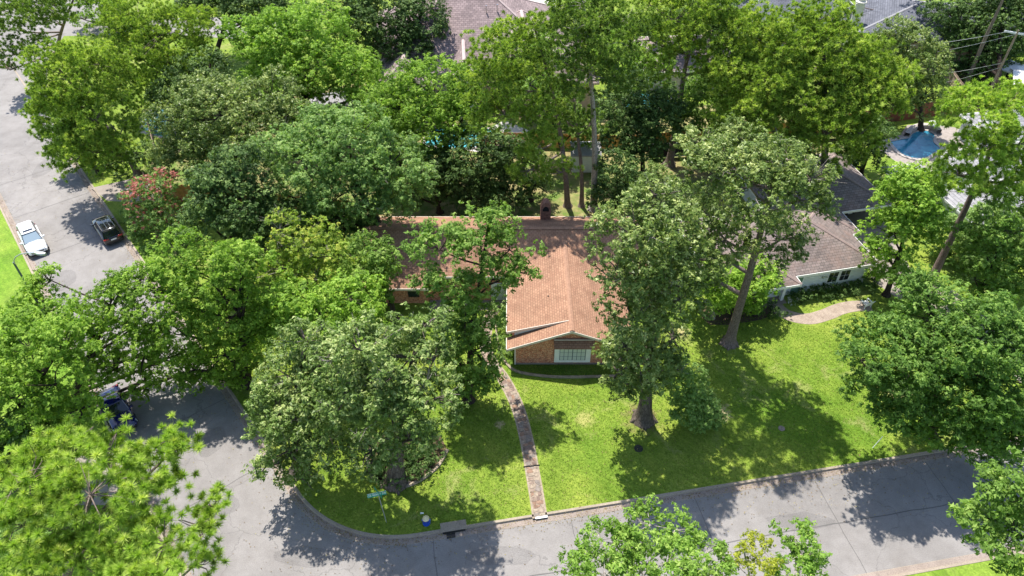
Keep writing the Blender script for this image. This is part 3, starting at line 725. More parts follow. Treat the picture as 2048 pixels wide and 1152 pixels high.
# grey tiled house to the right
c1 = at(1925, 470, 2.8)
GH = empty('grey_tiled_house', (c1.x, c1.y, 0), R(12.5), 'white house with pale grey tiled roofs at the right edge', 'house')
for gx0, gx1, gy0, gy1 in ((2.6, 16, 1, 6.9), (7.4, 18, 7.9, 13.2), (15.5, 24, 14.6, 20)):
    hip(GH, gx0, gx1, gy0, gy1, 2.8, .42, M['roof_grey'], M['ridge_grey'], M['white'], ov=.4); MB().box(gx0, gx1, gy0, gy1, 0, 2.7).build('wall', M['siding'], GH)
pa = at(1766, 340, 2.4)
PG = empty('pool_shelter', (pa.x, pa.y, 0), R(8), 'low grey roofed shelter with white edge beside the pool', 'shelter')
roof_faces('roof', [[(0, -1.6, 2.3), (4.6, -1.6, 2.3), (4.6, .3, 2.55), (0, .3, 2.55)]], M['roof_grey'], PG); board((0, .35, 2.6), (4.6, .35, 2.6), M['white'], PG)
for x, y in ((.2, -1.4), (4.4, -1.4), (.2, .2), (4.4, .2)): MB().box(x - .06, x + .06, y - .06, y + .06, 0, 2.25).build('post', M['white'], PG)

# purple grey two storey house behind the trees
c2 = at(960, 142, 5.2)
PH = empty('purple_roof_house', (c2.x, c2.y, 0), R(4), 'two storey house with steep purple grey hip roof at the top', 'house')
hip(PH, -13, 11, .6, 19, 5.2, .62, M['roof_far'], M['ridge_far'], M['beige']); MB().box(-13, 11, .6, 19, 0, 5.1).build('wall', M['beige'], PH)
hip(PH, -2.9, -.9, -3, 6, 6.2, 1.0, M['roof_far'], M['ridge_far'], M['beige'], ov=.35); MB().box(-2.9, -.9, -3, 5, 0, 6.1).build('bay_wall', M['beige'], PH)
hip(PH, 4.6, 6.8, -1.5, 9, 8.3, .8, M['roof_far'], M['ridge_far'], M['beige'], ov=.35); MB().box(4.6, 6.8, -1.5, 5, 0, 8.2).build('tower_wall', M['beige'], PH)
hip(PH, -12, -6.4, -3.5, 4, 5.0, .7, M['roof_far'], M['ridge_far'], M['beige'], ov=.5); MB().box(-12, -6.4, -3.5, 4, 0, 4.9).build('wing_wall', M['beige'], PH)
hip(PH, 7.5, 14, -2, 9, 4.4, .55, M['roof_far'], M['ridge_far'], M['beige'], ov=.5); MB().box(7.5, 14, -2, 9, 0, 4.3).build('side_wall', M['beige'], PH)
for x, y in ((-5.6, 7.5), (-4.0, 6.2), (1.2, 7.1), (2.6, 7.2)):
    zz = 5.2 + (y) * .62; MB().tube([(x, y, zz - .1), (x, y, zz + .9)], .09, 8).build('vent_pipe', M['chrome'], PH)
# dark roofed house top right, with white chimney
c3 = at(1722, 62, 4.2)
DH = empty('dark_roof_house', (c3.x, c3.y, 0), R(-22), 'house with shaded charcoal roof and white chimney at the top right', 'house')
hip(DH, 0, 15, 0, 14, 4.2, .35, M['roof_dark'], M['ridge_grey'], M['trimblack'], ov=.5); MB().box(0, 15, 0, 14, 0, 4.1).build('wall', M['wood_grey'], DH)
ch = empty('chimney', (-1.0, 2.2, 0)); ch.parent = DH
MB().box(-.6, .6, -.6, .6, 0, 7.2).build('shaft', M['cream'], ch); MB().lathe([(.75, 7.2), (.75, 7.4), (.5, 7.5), (.5, 7.8)], n=12).build('cap', M['cream'], ch)
c4 = at(1560, 40, 4); EH = empty('grey_roof_house', (c4.x, c4.y, 0), R(0), 'house with dark grey roof half hidden behind the tall pines', 'house')
hip(EH, -6, 12, 0, 12, 4, .4, M['roof_dark'], M['ridge_grey'], M['white'], ov=.5); MB().box(-6, 12, 0, 12, 0, 3.9).build('wall', M['cream'], EH)
c5 = at(1842, 112, 0); FH = empty('cream_house', (c5.x, c5.y, 0), R(6), 'cream walled bungalow with dark window under the top right trees', 'house')
hip(FH, 0, 24, 0, 11, 2.9, .35, M['roof_dark'], M['ridge_grey'], M['white'], ov=.5); MB().box(0, 24, 0, 11, 0, 2.8).build('wall', M['cream'], FH)
MB().box(2.2, 4.6, -.06, -.01, 1.3, 2.2).build('window', M['glass'], FH); MB().box(2.1, 4.7, -.04, .0, 1.2, 2.3).build('window_frame', M['white'], FH)
# house roof seen through gaps behind the pines
c6 = at(1440, 150, 3); HH = empty('mauve_roof_house', (c6.x, c6.y, 0), R(5), 'low mauve roofed house seen between the middle pines', 'house')
hip(HH, -9, 3, 2, 12, 3, .4, M['roof_far'], M['ridge_far'], M['white'], ov=.5); MB().box(-9, 3, 2, 12, 0, 2.9).build('wall', M['cream'], HH)
c7 = at(652, 216, 2.8); PV = empty('garden_pavilion', (c7.x, c7.y, 0), R(8), 'open grey roofed pavilion in the trees behind the brick house', 'pavilion')
hip(PV, -2.2, 3, 0, 3.6, 2.8, .45, M['ridge_grey'], M['ridge_grey'], M['white'], ov=.3)
for x in (-2.1, 2.9):
    for y in (.1, 3.5): MB().box(x - .1, x + .1, y - .1, y + .1, 0, 2.7).build('post', M['white'], PV)
# white shed
c8 = at(1143, 345, 0); SH = empty('garden_shed', (c8.x, c8.y, 0), R(0), 'pale green garden shed between the pine trunks in the yard', 'shed')
MB().box(0, 3.0, 0, 2.6, 0, 2.3).build('wall', M['siding'], SH)
for k in range(5): MB().box(.02 + k * .6, .56 + k * .6, -.05, -.005, .12, 2.22).build('wall_panel', M['siding'], SH)
roof_faces('roof', [[(-.2, -.25, 2.35), (3.2, -.25, 2.35), (3.2, 1.3, 2.95), (-.2, 1.3, 2.95)], [(-.2, 1.3, 2.95), (3.2, 1.3, 2.95), (3.2, 2.85, 2.35), (-.2, 2.85, 2.35)]], M['ridge_grey'], SH)

# ------------------------------------------------------------------ fences
def fence(a, b, h, m, label, bw=.16, name='wood_fence'):
    a, b = Vector((a[0], a[1], 0)), Vector((b[0], b[1], 0)); L = (b - a).length
    f = empty(name, a, math.atan2(b.y - a.y, b.x - a.x), label, 'fence')
    rr = random.Random(int(L * 100)); g = MB(); x = 0
    while x < L: g.box(x, x + bw * .92, 0, .03, 0, h + rr.uniform(-.02, .02)); x += bw
    o = g.build('board_row', m, f); o['kind'] = 'stuff'
    for z in (.3, h - .3): MB().box(0, L, .035, .1, z, z + .09).build('rail', m, f)
    x = 0
    while x <= L: MB().box(x - .05, x + .05, .11, .21, 0, h - .02).build('post', m, f); x += 2.4
    return f
fence(at(1690, 258), at(1935, 222), 2.1, M['wood_red'], 'dark red board fence behind the pool lawn')
fence(at(1935, 222), at(1868, 128), 1.9, M['wood_grey'], 'weathered grey fence running back from the red fence')
fence(at(330, 402), at(372, 398), 1.8, M['wood_orange'], 'short orange cedar gate panel behind the red flowering tree', name='wood_gate')
fence(at(960, 292), at(1250, 300), 1.9, M['wood_orange'], 'orange cedar fence behind the garden shed')
fence(at(1250, 300), at(1700, 262), 1.9, M['wood_orange'], 'orange cedar fence behind the tall forked pine')
fence(at(325, 345), at(300, 250), 1.8, M['wood_grey'], 'grey board fence under the pines beside the side street')
fence(at(372, 398), at(700, 430), 1.8, M['wood_orange'], 'cedar fence under the dense trees left of the brick house')

# ------------------------------------------------------------------ pools
def pool(name, pix, m, label, coping=.45, deck=None):
    pts = bezier([tuple(at(x, y)[:2]) for x, y in pix + [pix[0]]], 4)[:-1]
    r = empty(name, (0, 0, 0), 0, label, 'pool')
    me_ = sheet('water', pts, .03, m, r); me_['kind'] = ''; del me_['kind']
    cen = sum(pts, V2((0, 0))) / len(pts)
    outp = [p + (p - cen).normalized() * coping for p in pts]
    g = MB(); n = len(pts)
    for i in range(n):
        j = (i + 1) % n
        g.add([(pts[i].x, pts[i].y, .1), (pts[j].x, pts[j].y, .1), (outp[j].x, outp[j].y, .1), (outp[i].x, outp[i].y, .1), (pts[i].x, pts[i].y, .0), (pts[j].x, pts[j].y, .0), (outp[j].x, outp[j].y, .0), (outp[i].x, outp[i].y, .0)],
              [(0, 1, 2, 3), (0, 4, 5, 1), (2, 6, 7, 3)])
    g.build('coping', M['stone_pale'], r)
    return r, pts, outp
psheet('pool_deck', [(1742, 288), (1800, 270), (1815, 250), (1875, 250), (1960, 262), (2060, 275), (2060, 340), (1850, 352), (1815, 348), (1790, 322)], .010, M['deck'])
pr_, _, _ = pool('swimming_pool', [(1780, 284), (1800, 280), (1818, 276), (1828, 266), (1850, 262), (1868, 270), (1866, 284), (1880, 298), (1868, 306), (1850, 316), (1824, 316), (1800, 306)], M['water'], 'deep blue swimming pool with curved raised stone wall')
wl = bezier([tuple(at(x, y)[:2]) for x, y in [(1812, 274), (1822, 262), (1842, 256), (1865, 259), (1876, 268)]], 5)
g = sweep('raised_wall', wl, [(-.3, 0), (-.3, .55), (.3, .55), (.3, 0)], None); g.build('raised_wall', M['stone_pale'], pr_)
pt = at(1864, 262, 0); tb = empty('patio_table', pt, 0, 'small round white table beside the blue pool', 'table')
MB().lathe([(.75, .95), (.78, 1.0), (.75, 1.04)], n=20).build('table_top', M['canvas'], tb); MB().lathe([(.3, 0), (.08, .1), (.06, .95)], n=10).build('pedestal', M['stone_pale'], tb)
pool('turquoise_pool', [(285, 262), (300, 225), (345, 222), (350, 262), (330, 275)], M['water2'], 'turquoise pool glimpsed under the trees by the side street')
pool('pale_pool', [(850, 290), (866, 262), (920, 255), (985, 262), (960, 292), (900, 296)], M['water2'], 'pale turquoise pool glimpsed behind the brick house')
pool('hidden_pool', [(1250, 215), (1262, 190), (1330, 190), (1330, 212)], M['water2'], 'small turquoise pool glimpsed between the middle trees')
psheet('yard_patio', [(905, 296), (1010, 240), (1060, 262), (1050, 285), (960, 305)], .012, M['pale_concrete'])

# ------------------------------------------------------------------ cars
def car(name, loc, heading, paint, label, L=4.6, W=1.86, H_=1.66, kind='suv', glass_front='carglass', rails=False, sunroof=False):
    """x is the driving direction"""
    r = empty(name, loc, heading, label, 'car')
    hl = L / 2; hw = W / 2
    hood = .98 if kind == 'suv' else .86; belt = 1.06 if kind == 'suv' else .92
    def ring(x, w_, z0, z1, sh=.12):
        return [(x, -w_ * .90, z0), (x, -w_, z0 + .14), (x, -w_, z0 + .38), (x, -w_ * .975, z1 - sh), (x, -w_ * .86, z1 - .02), (x, -w_ * .45, z1 + .02),
                (x, w_ * .45, z1 + .02), (x, w_ * .86, z1 - .02), (x, w_ * .975, z1 - sh), (x, w_, z0 + .38), (x, w_, z0 + .14), (x, w_ * .90, z0)]
    secs = [(-hl, hw * .78, .42, belt * .80), (-hl + .07, hw * .92, .30, belt * .93), (-hl + .45, hw * .985, .24, belt), (-.6, hw, .22, belt), (.45, hw, .22, belt - .01),
            (hl * .42, hw * .99, .22, hood + .03), (hl * .72, hw * .97, .24, hood - .03), (hl - .22, hw * .91, .27, hood - .14), (hl - .05, hw * .80, .32, hood - .27), (hl, hw * .66, .40, hood - .38)]
    MB().loft([ring(*s_) for s_ in secs]).build('body', M[paint], r, smooth=True, bevel=0)
    back = -hl + (.10 if kind == 'suv' else .75)
    def cab(x, wb, wt, z0, z1): return [(x[0], -wb, z0), (x[1], -wt, z1), (x[1], wt, z1), (x[0], wb, z0)]
    fr = hl * .40
    z0 = belt - .06
    # glasshouse
    sec = [[(back, -hw * .86, z0), (back, hw * .86, z0), (back + .05, hw * .84, z0 + .1), (back + .05, -hw * .84, z0 + .1)]]
    top_b, top_f = (back + (.34 if kind == 'suv' else .75)), fr - .78
    g = MB()
    vs = [(back, -hw * .86, z0), (back, hw * .86, z0), (fr, hw * .86, z0), (fr, -hw * .86, z0),
          (top_b, -hw * .69, H_ - .06), (top_b, hw * .69, H_ - .06), (top_f, hw * .69, H_ - .05), (top_f, -hw * .69, H_ - .05)]
    g.add(vs, [(0, 1, 5, 4), (1, 2, 6, 5), (3, 0, 4, 7), (4, 5, 6, 7), (3, 2, 1, 0)]); g.build('side_windows', M['carglass'], r)
    g = MB(); f2 = .012
    g.add([(fr + f2, -hw * .84, z0), (fr + f2, hw * .84, z0), (top_f + f2, hw * .68, H_ - .05), (top_f + f2, -hw * .68, H_ - .05), (fr - .03, -hw * .84, z0), (fr - .03, hw * .84, z0), (top_f - .03, hw * .68, H_ - .06), (top_f - .03, -hw * .68, H_ - .06)],
          [(0, 1, 2, 3), (4, 7, 6, 5), (0, 4, 5, 1), (3, 2, 6, 7), (0, 3, 7, 4), (1, 5, 6, 2)]); g.build('windscreen', M[glass_front], r)
    if glass_front != 'carglass':
        g = MB()
        for a, b in (((fr + .02, -hw * .86, z0 + .01), (fr + .02, hw * .86, z0 + .01)), ((top_f + .02, -hw * .7, H_ - .04), (top_f + .02, hw * .7, H_ - .04)), ((fr + .02, -hw * .86, z0), (top_f + .02, -hw * .69, H_ - .04)), ((fr + .02, hw * .86, z0), (top_f + .02, hw * .69, H_ - .04))):
            g.tube([a, b], .035, 6)
        g.build('windscreen_seal', M['trimblack'], r)
    # roof panel
    g = MB(); rw = hw * .71
    g.loft([[(x, -rw * k, z), (x, -rw * .8 * k, z + .045), (x, rw * .8 * k, z + .045), (x, rw * k, z), (x, 0, z - .02)] for x, k, z in ((top_b - .06, .93, H_ - .075), (top_b + .1, 1, H_ - .04), ((top_b + top_f) / 2, 1.0, H_ - .02), (top_f - .05, 1, H_ - .035), (top_f + .04, .96, H_ - .06))])
    g.build('roof', M[paint], r, smooth=True)
    for x0, x1 in ((fr, top_f), (.0, -.04), (back, top_b)):
        g = MB()
        for sg in (-1, 1): g.tube([(x0, sg * hw * .865, z0), (x1, sg * hw * .70, H_ - .05)], .045, 6)
        pl_ = g.build('pillar', M[paint], r); pl_['kind'] = 'stuff'
    for sg in (-1, 1):
        mo = MB().loft([[(fr - .28, sg * (hw + a), z0 + .02 + b), (fr - .12, sg * (hw + a), z0 + .02 + b), (fr - .12, sg * (hw + a), z0 + .15 + b), (fr - .30, sg * (hw + a), z0 + .15 + b)] for a, b in ((-.08, 0), (.06, .02), (.18, .03))]).build('mirror', M[paint], r, bevel=.02)
        for wx in (-hl * .58, hl * .62):
            wh = empty('wheel', (wx, sg * (hw - .10), .35)); wh.parent = r; wh.rotation_euler = (R(90), 0, 0)
            MB().lathe([(.2, -.11), (.33, -.12), (.355, -.08), (.355, .08), (.33, .12), (.2, .11)], n=20).build('tyre', M['rubber'], wh)
            MB().lathe([(.22, -.115), (.23, -.1), (.05, -.08), (.05, .08), (.23, .1), (.22, .115)], n=10).build('rim', M['rim'], wh)
            g = MB(); n = 12
            g.prism([(wx - .42, .26)] + [(wx - .42 * math.cos(math.pi * k / n), .36 + .40 * math.sin(math.pi * k / n)) for k in range(n + 1)] + [(wx + .42, .26)], 'y', sg * (hw - .04), sg * (hw + .008)); g.build('wheel_arch', M['trimblack'], r)
    # lights, grille, plates, bumpers
    for sg in (-1, 1):
        g = MB(); g.loft([[(hl - .42, sg * hw * .90, hood - .16), (hl - .05, sg * hw * .62, hood - .25), (hl - .02, sg * hw * .62, hood - .33), (hl - .30, sg * hw * .95, hood - .28)],
                          [(hl - .42, sg * hw * .93, hood - .13), (hl - .03, sg * hw * .60, hood - .215), (hl + .02, sg * hw * .60, hood - .36), (hl - .28, sg * hw * .98, hood - .31)]]); g.build('headlight', M['headlight'], r)
        MB().box(-hl - .015, -hl + .14, min(sg * hw * .45, sg * hw * .93), max(sg * hw * .45, sg * hw * .93), belt * .80, belt * .80 + .13).build('tail_light', M['taillight'], r)
    MB().box(hl - .06, hl + .025, -hw * .52, hw * .52, hood - .43, hood - .30).build('grille', M['trimblack'], r, bevel=.02)
    MB().box(hl - .16, hl + .03, -hw * .78, hw * .78, .26, .44).build('front_bumper', M['trimblack'], r, bevel=.04)
    MB().box(-hl - .03, -hl + .16, -hw * .84, hw * .84, .30, .56).build('rear_bumper', M['trimblack'] if paint != 'carwhite' else M[paint], r, bevel=.04)
    MB().box(-hl - .03, -hl - .0, -.25, .25, .70, .83).build('number_plate', M['letter'], r)
    MB().box(hl + .03, hl + .045, -.25, .25, .36, .48).build('number_plate', M['letter'], r)
    g = MB(); g.add([(back - .012, -hw * .78, z0 + .03), (back - .012, hw * .78, z0 + .03), (top_b - .03, hw * .64, H_ - .10), (top_b - .03, -hw * .64, H_ - .10), (back + .03, -hw * .78, z0 + .03), (back + .03, hw * .78, z0 + .03), (top_b + .02, hw * .64, H_ - .1), (top_b + .02, -hw * .64, H_ - .1)],
                    [(0, 3, 2, 1), (4, 5, 6, 7), (0, 1, 5, 4), (3, 7, 6, 2), (0, 4, 7, 3), (1, 2, 6, 5)]); g.build('rear_window', M['carglass'], r)
    if kind == 'suv': MB().box(top_b - .20, top_b + .04, -hw * .62, hw * .62, H_ - .045, H_ - .005).build('spoiler', M[paint], r, bevel=.015)
    if rails:
        for y in (-.62, -.25, .1, .62): MB().tube([(top_b + .1, y, H_ + (.045 if abs(y) > .5 else .035)), (top_f - .15, y, H_ + (.045 if abs(y) > .5 else .035))], .022, 6).build('roof_rail', M['chrome'], r)
    if sunroof: MB().box(top_f - .55, top_f - .22, -.44, .44, H_ + .01, H_ + .035).build('sunroof', M['carglass'], r, bevel=.01)
    return r
hA = math.atan2(dA.y, dA.x)
pc = (at(64, 520) + at(98, 500)) / 2; dn = Vector((-dA.x, -dA.y, 0))
pw = pc - dn * 2.25
car('parked_car', (pw.x, pw.y, ZR), hA + math.pi, 'carwhite', 'white crossover parked facing down the side street beside the grass', 4.6, 1.88, 1.66, glass_front='carglass_l', sunroof=True)
pb = (at(212, 488) + at(250, 484)) / 2 - dn * 2.2
car('parked_car', (pb.x, pb.y, ZR), hA, 'carblack', 'black estate SUV with roof rails parked along the kerb', 4.75, 1.92, 1.74, rails=True)
pq = at(238, 826) 
car('parked_car', (pq.x, pq.y, ZR), hA + math.pi, 'carblue', 'dark blue car under the street trees at the lower left', 4.7, 1.86, 1.5, kind='sedan')
pg = at(1700, 437, 0); pg2 = pg + Vector((-.5, 2.6, 0))
car('parked_car', (pg2.x, pg2.y, .01), R(-78), 'carwhite', 'white car nose out under the white house carport', 4.6, 1.85, 1.5, kind='sedan')

# ------------------------------------------------------------------ street furniture
pL = at(30, 530, 7.0)
lamp = empty('street_lamp', (pL.x, pL.y, 0), 0, 'green metal street lamp with curved arm over the side street', 'street lamp')
MB().tube([(0, 0, 0), (0, 0, 3.5), (0, 0, 7.3)], [.12, .10, .08], 10).build('pole', M['lamp_metal'], lamp)
av = (at(72, 505, 8.6) - Vector((pL.x, pL.y, 8.6))); av.z = 0; al = av.length; av.normalize()
MB().tube([(0, 0, 7.0)] + [tuple(av * al * (1 - math.cos(t * math.pi / 2)) + Vector((0, 0, 7.0 + 1.55 * math.sin(t * math.pi / 2)))) for t in (.2, .4, .6, .8, 1)], .05, 8).build('arm', M['metal'], lamp)
hd = MB(); e = av * al + Vector((0, 0, 8.5)); hd.loft([[tuple(e + av * a + Vector((-av.y, av.x, 0)) * b * s_ + Vector((0, 0, c))) for b, c in ((-1, 0), (-.7, .12), (.7, .12), (1, 0), (.6, -.08), (-.6, -.08))] for a, s_ in ((-.15, .06), (.1, .16), (.5, .2), (.8, .10))]); hd.build('lamp_head', M['metal'], lamp)

ps = at(773, 1045, 0)
sg_ = empty('street_sign', (ps.x, ps.y, 0), 0, 'green street name sign on a leaning metal post in the corner lawn', 'sign')
tp = on_plane(757, 990, ps.y) - Vector((ps.x, ps.y, 0))
MB().tube([(0, 0, 0), tuple(tp)], .035, 8).build('post', M['metal'], sg_)
sa = R(14)
blade = empty('name_blade', (tp.x - .1, tp.y, tp.z + .05), sa); blade.parent = sg_
MB().box(-.62, .62, -.012, .012, -.13, .16).build('plate', M['sign'], blade)
MB().box(-.62, .62, -.016, .016, .15, .165).build('plate_edge', M['letter'], blade)
fc = bpy.data.curves.new('lettering', 'FONT'); fc.body = 'DE BERRY DR'; fc.size = .20; fc.align_x = 'CENTER'; fc.align_y = 'CENTER'; fc.extrude = .004; fc.resolution_u = 2
tmp = bpy.data.objects.new('lettering_tmp', fc); COL.objects.link(tmp); bpy.context.view_layer.update()
me = bpy.data.meshes.new_from_object(tmp.evaluated_get(bpy.context.evaluated_depsgraph_get())); bpy.data.objects.remove(tmp)
lt = link('lettering', me, M['letter'], blade); lt.location = (0, -.02, .015); lt.rotation_euler = (R(90), 0, 0)
blade.rotation_euler = (R(-22), 0, sa)
bl2 = empty('cross_blade', (tp.x, tp.y, tp.z + .3), math.atan2(dA.y, dA.x)); bl2.parent = sg_
MB().box(-.5, .5, -.012, .012, -.1, .12).build('plate', M['sign'], bl2)

ph = at(853, 1046, 0)
hy = empty('fire_hydrant', ph, 0, 'blue fire hydrant with cream cap on the corner lawn', 'hydrant')
MB().lathe([(.20, 0), (.20, .05), (.13, .07), (.13, .42), (.17, .45), (.17, .50), (.15, .52)], n=18).build('barrel', M['blue'], hy)
MB().lathe([(.18, .50), (.18, .56), (.155, .60), (.12, .68), (.05, .73), (.04, .78)], n=18).build('cap', M['hcream'], hy)
for a in (0, math.pi): MB().tube([(0, 0, .36), (.22 * math.cos(a), .22 * math.sin(a), .36)], .06, 10).build('side_outlet', M['blue'], hy)
MB().tube([(0, 0, .33), (0, -.25, .33)], .085, 12).build('front_outlet', M['blue'], hy)
hy.scale = (1.35, 1.35, 1.1)
for (x, y, r_, lb) in ((1277, 897, .34, 'dark oval meter cover in the shaded lawn below the big oak'), (1563, 857, .26, 'small grey meter cover in the lawn shadow of the tall pine')):
    q = at(x, y); MB().lathe([(r_, 0), (r_, .03), (r_ * .85, .035)], (q.x, q.y, 0), 14).build('meter_cover', M['gutter'] if r_ < .3 else M['trimblack'])
    tag(COL.objects[-1], lb, 'meter cover')
q = at(844, 1027); o = MB().box(q.x - .12, q.x + .12, q.y - .05, q.y + .05, 0, .08).build('lawn_marker', M['letter'], bevel=.02); tag(o, 'tiny white marker in the grass beside the blue hydrant', 'marker')
q = at(1745, 896); o = MB().tube([(q.x, q.y, 0), (q.x + .35, q.y + .1, 1.3)], .025, 6).build('garden_stake', M['letter']); tag(o, 'thin leaning metal stake at the edge of the dark bushy tree', 'stake')
q = at(1083, 1036); cp = MB().box(-.42, .42, -.075, .075, 0, .006).build('painted_number_patch', M['letter']); cp.location = (q.x, q.y + .05, .026); cp.rotation_euler = (0, 0, math.atan2(dB.y, dB.x)); tag(cp, 'white painted house number patch on the kerb at the path end', 'number patch')

# garden chair
q = at(1730, 612); gc = empty('garden_chair', q, R(200), 'white slatted garden chair at the end of the brick path', 'chair')
for k in range(4): MB().box(-.3, .3, -.28 + k * .15, -.16 + k * .15, .38 - k * .03, .40 - k * .03).build('slat', M['white'], gc)
for k in range(5): MB().add([(-.28 + k * .12, .30, .3), (-.18 + k * .12, .30, .3), (-.18 + k * .12, .58, 1.05), (-.28 + k * .12, .58, 1.05), (-.28 + k * .12, .33, .3), (-.18 + k * .12, .33, .3), (-.18 + k * .12, .61, 1.05), (-.28 + k * .12, .61, 1.05)], [(0, 1, 2, 3), (7, 6, 5, 4), (0, 4, 5, 1), (1, 5, 6, 2), (2, 6, 7, 3), (3, 7, 4, 0)]).build('back_slat', M['white'], gc)
for x in (-.34, .34):
    MB().box(x - .05, x + .05, -.35, .4, .58, .61).build('armrest', M['white'], gc)
    for y in (-.3, .3): MB().box(x - .03, x + .03, y - .03, y + .03, 0, .58).build('leg', M['white'], gc)

# power pole, wires, dark screen, umbrella and canopy in the yards
pp = at(1968, 205); top = on_plane(2022, 60, pp.y); 
pole = empty('power_pole', pp, 0, 'thin wooden power pole with white crossarm in the top right yard', 'power pole')
hh = top.z
MB().tube([(0, 0, 0), (0, 0, hh)], [.16, .11], 8).build('post', M['wood_grey'], pole)
MB().box(-1.4, 1.4, -.07, .07, hh - .5, hh - .3).build('crossarm', M['canvas'], pole).rotation_euler = (0, 0, R(-28))
for i, (sx, sz, ex, ey, lb) in enumerate(((-1.2, hh - .2, 1700, 90, 'topmost thin power line crossing the dark tree'), (1.0, hh - .2, 1720, 118, 'second power line sagging across the dark tree'), (0, hh - 4.2, 1740, 150, 'third cable strung lower on the pole'), (0, hh - 4.8, 1760, 178, 'lowest cable strung across the pine trunk'))):
    a = Vector((pp.x + sx, pp.y, sz)); b = on_plane(ex, ey, pp.y + 6); pts = [a.lerp(b, t / 10) - Vector((0, 0, .8 * math.sin(math.pi * t / 10))) for t in range(11)]
    o = MB().tube(pts, .022, 4).build('power_line', M['metal']); tag(o, lb, 'cable', 'cables from the power pole')
q = at(1296, 318); sc_ = empty('shade_screen', q, R(6), 'black mesh screen on a metal frame behind the forked pine', 'screen')
MB().box(0, 7.5, 0, .03, .2, 1.9).build('mesh_panel', M['mesh_and_shade'], sc_); MB().tube([(0, 0, 1.95), (7.5, 0, 1.95)], .04, 6).build('rail', M['metal'], sc_); MB().tube([(0, 0, .15), (7.5, 0, .15)], .04, 6).build('rail', M['metal'], sc_)
for x in (0, 2.5, 5, 7.5): MB().tube([(x, 0, 0), (x, 0, 2)], .04, 6).build('post', M['metal'], sc_)
q = at(2016, 168); um = empty('patio_umbrella', q, R(35), 'square white patio umbrella in the top right yard', 'umbrella')
g = MB(); a = 1.9; g.add([(-a, -a, 2.3), (a, -a, 2.3), (a, a, 2.3), (-a, a, 2.3), (0, 0, 2.75), (-a, -a, 2.15), (a, -a, 2.15), (a, a, 2.15), (-a, a, 2.15)], [(0, 1, 4), (1, 2, 4), (2, 3, 4), (3, 0, 4), (0, 5, 6, 1), (1, 6, 7, 2), (2, 7, 8, 3), (3, 8, 5, 0)]); g.build('canopy', M['canvas'], um)
MB().tube([(0, 0, 0), (0, 0, 2.7)], .05, 8).build('pole', M['metal'], um)
q = at(2036, 200); cn = empty('shade_canopy', q, R(-20), 'white pitched shade canopy at the right edge above the pines', 'canopy')
roof_faces('canvas_roof', [[(-1.5, -.5, 2.1), (6, -.5, 2.1), (6, 2.2, 2.9), (-1.5, 2.2, 2.9)], [(-1.5, 2.2, 2.9), (6, 2.2, 2.9), (6, 5, 2.1), (-1.5, 5, 2.1)]], M['canvas'], cn, t=.03)
for x in (-1.4, 5.9):
    for y in (-.4, 4.9): MB().tube([(x, y, 0), (x, y, 2.1)], .05, 8).build('post', M['metal'], cn)
MB().box(-1.3, 5.8, 1.5, 4.8, 0, 1.6).build('painted_shade_box', M['mesh_and_shade'], cn)  # black box stands in for the dark shade beneath the canopy

# ------------------------------------------------------------------ foliage
def tri_mesh(name, V, tint, m, parent):
    n = len(V) // 3
    me = bpy.data.meshes.new(name)
    me.vertices.add(len(V)); me.vertices.foreach_set('co', V.astype(np.float32).ravel())
    me.loops.add(len(V)); me.loops.foreach_set('vertex_index', np.arange(len(V), dtype=np.int32))
    me.polygons.add(n); me.polygons.foreach_set('loop_start', np.arange(0, len(V), 3, dtype=np.int32))
    try: me.polygons.foreach_set('loop_total', np.full(n, 3, dtype=np.int32))
    except Exception: pass
    at_ = me.attributes.new('tint', 'FLOAT', 'FACE'); at_.data.foreach_set('value', tint.astype(np.float32))
    me.update(calc_edges=True); me.validate()
    return link(name, me, m, parent)
def unit(a): return a / np.maximum(np.linalg.norm(a, axis=-1, keepdims=True), 1e-6)
def leaf_tris(C, N, rng, size, width=.62):
    n = len(C); T = unit(np.cross(N, unit(rng.normal(size=(n, 3))))); B = np.cross(N, T)
    s_ = size * rng.uniform(.5, 1.45, (n, 1))
    return np.stack([C - T * s_ * .55, C + T * s_ * .2 + B * s_ * width * .5, C + T * s_ * .5 - B * s_ * width * .45], 1).reshape(-1, 3)
SP = {   # leaf size, clump radius, clumps per square metre of shell, leaves per clump
    'bright': dict(m='l_bright', s=.25, cr=.85, d=.78, n=105), 'mid': dict(m='l_mid', s=.24, cr=.85, d=.78, n=105), 'left': dict(m='l_left', s=.23, cr=.72, d=.95, n=80),
    'dark': dict(m='l_dark', s=.26, cr=.9, d=.75, n=95), 'oak': dict(m='l_oak', s=.21, cr=.68, d=1.15, n=85), 'olive': dict(m='l_olive', s=.21, cr=.66, d=1.1, n=80),
    'pale': dict(m='l_pale', s=.23, cr=.8, d=.85, n=95), 'yellow': dict(m='l_yellow', s=.22, cr=.6, d=.8, n=75), 'fluff': dict(m='l_fluff', s=.22, cr=.85, d=.95, n=100, flat=.45),
    'lime': dict(m='l_lime', s=.18, cr=.55, d=1.15, n=110), 'golden': dict(m='l_yellowt', s=.15, cr=.35, d=.6, n=60),
    'far': dict(m='l_dark', s=.34, cr=1.1, d=.5, n=70), 'shrub': dict(m='l_pale', s=.14, cr=.4, d=2.2, n=60), 'shrubd': dict(m='l_dark', s=.15, cr=.4, d=2.0, n=60),
    'pine': dict(m='n_pine', pine=1, cr=1.0, d=.80, t=8, k=32), 'pinel': dict(m='n_lime', pine=1, cr=.9, d=1.05, t=9, k=32), 'pined': dict(m='n_dark', pine=1, cr=1.0, d=.68, t=8, k=30), 'pinenear': dict(m='n_lime', pine=1, cr=.9, d=1.25, t=5, k=90, w=.021, l=.36),
}
TRI = [0]
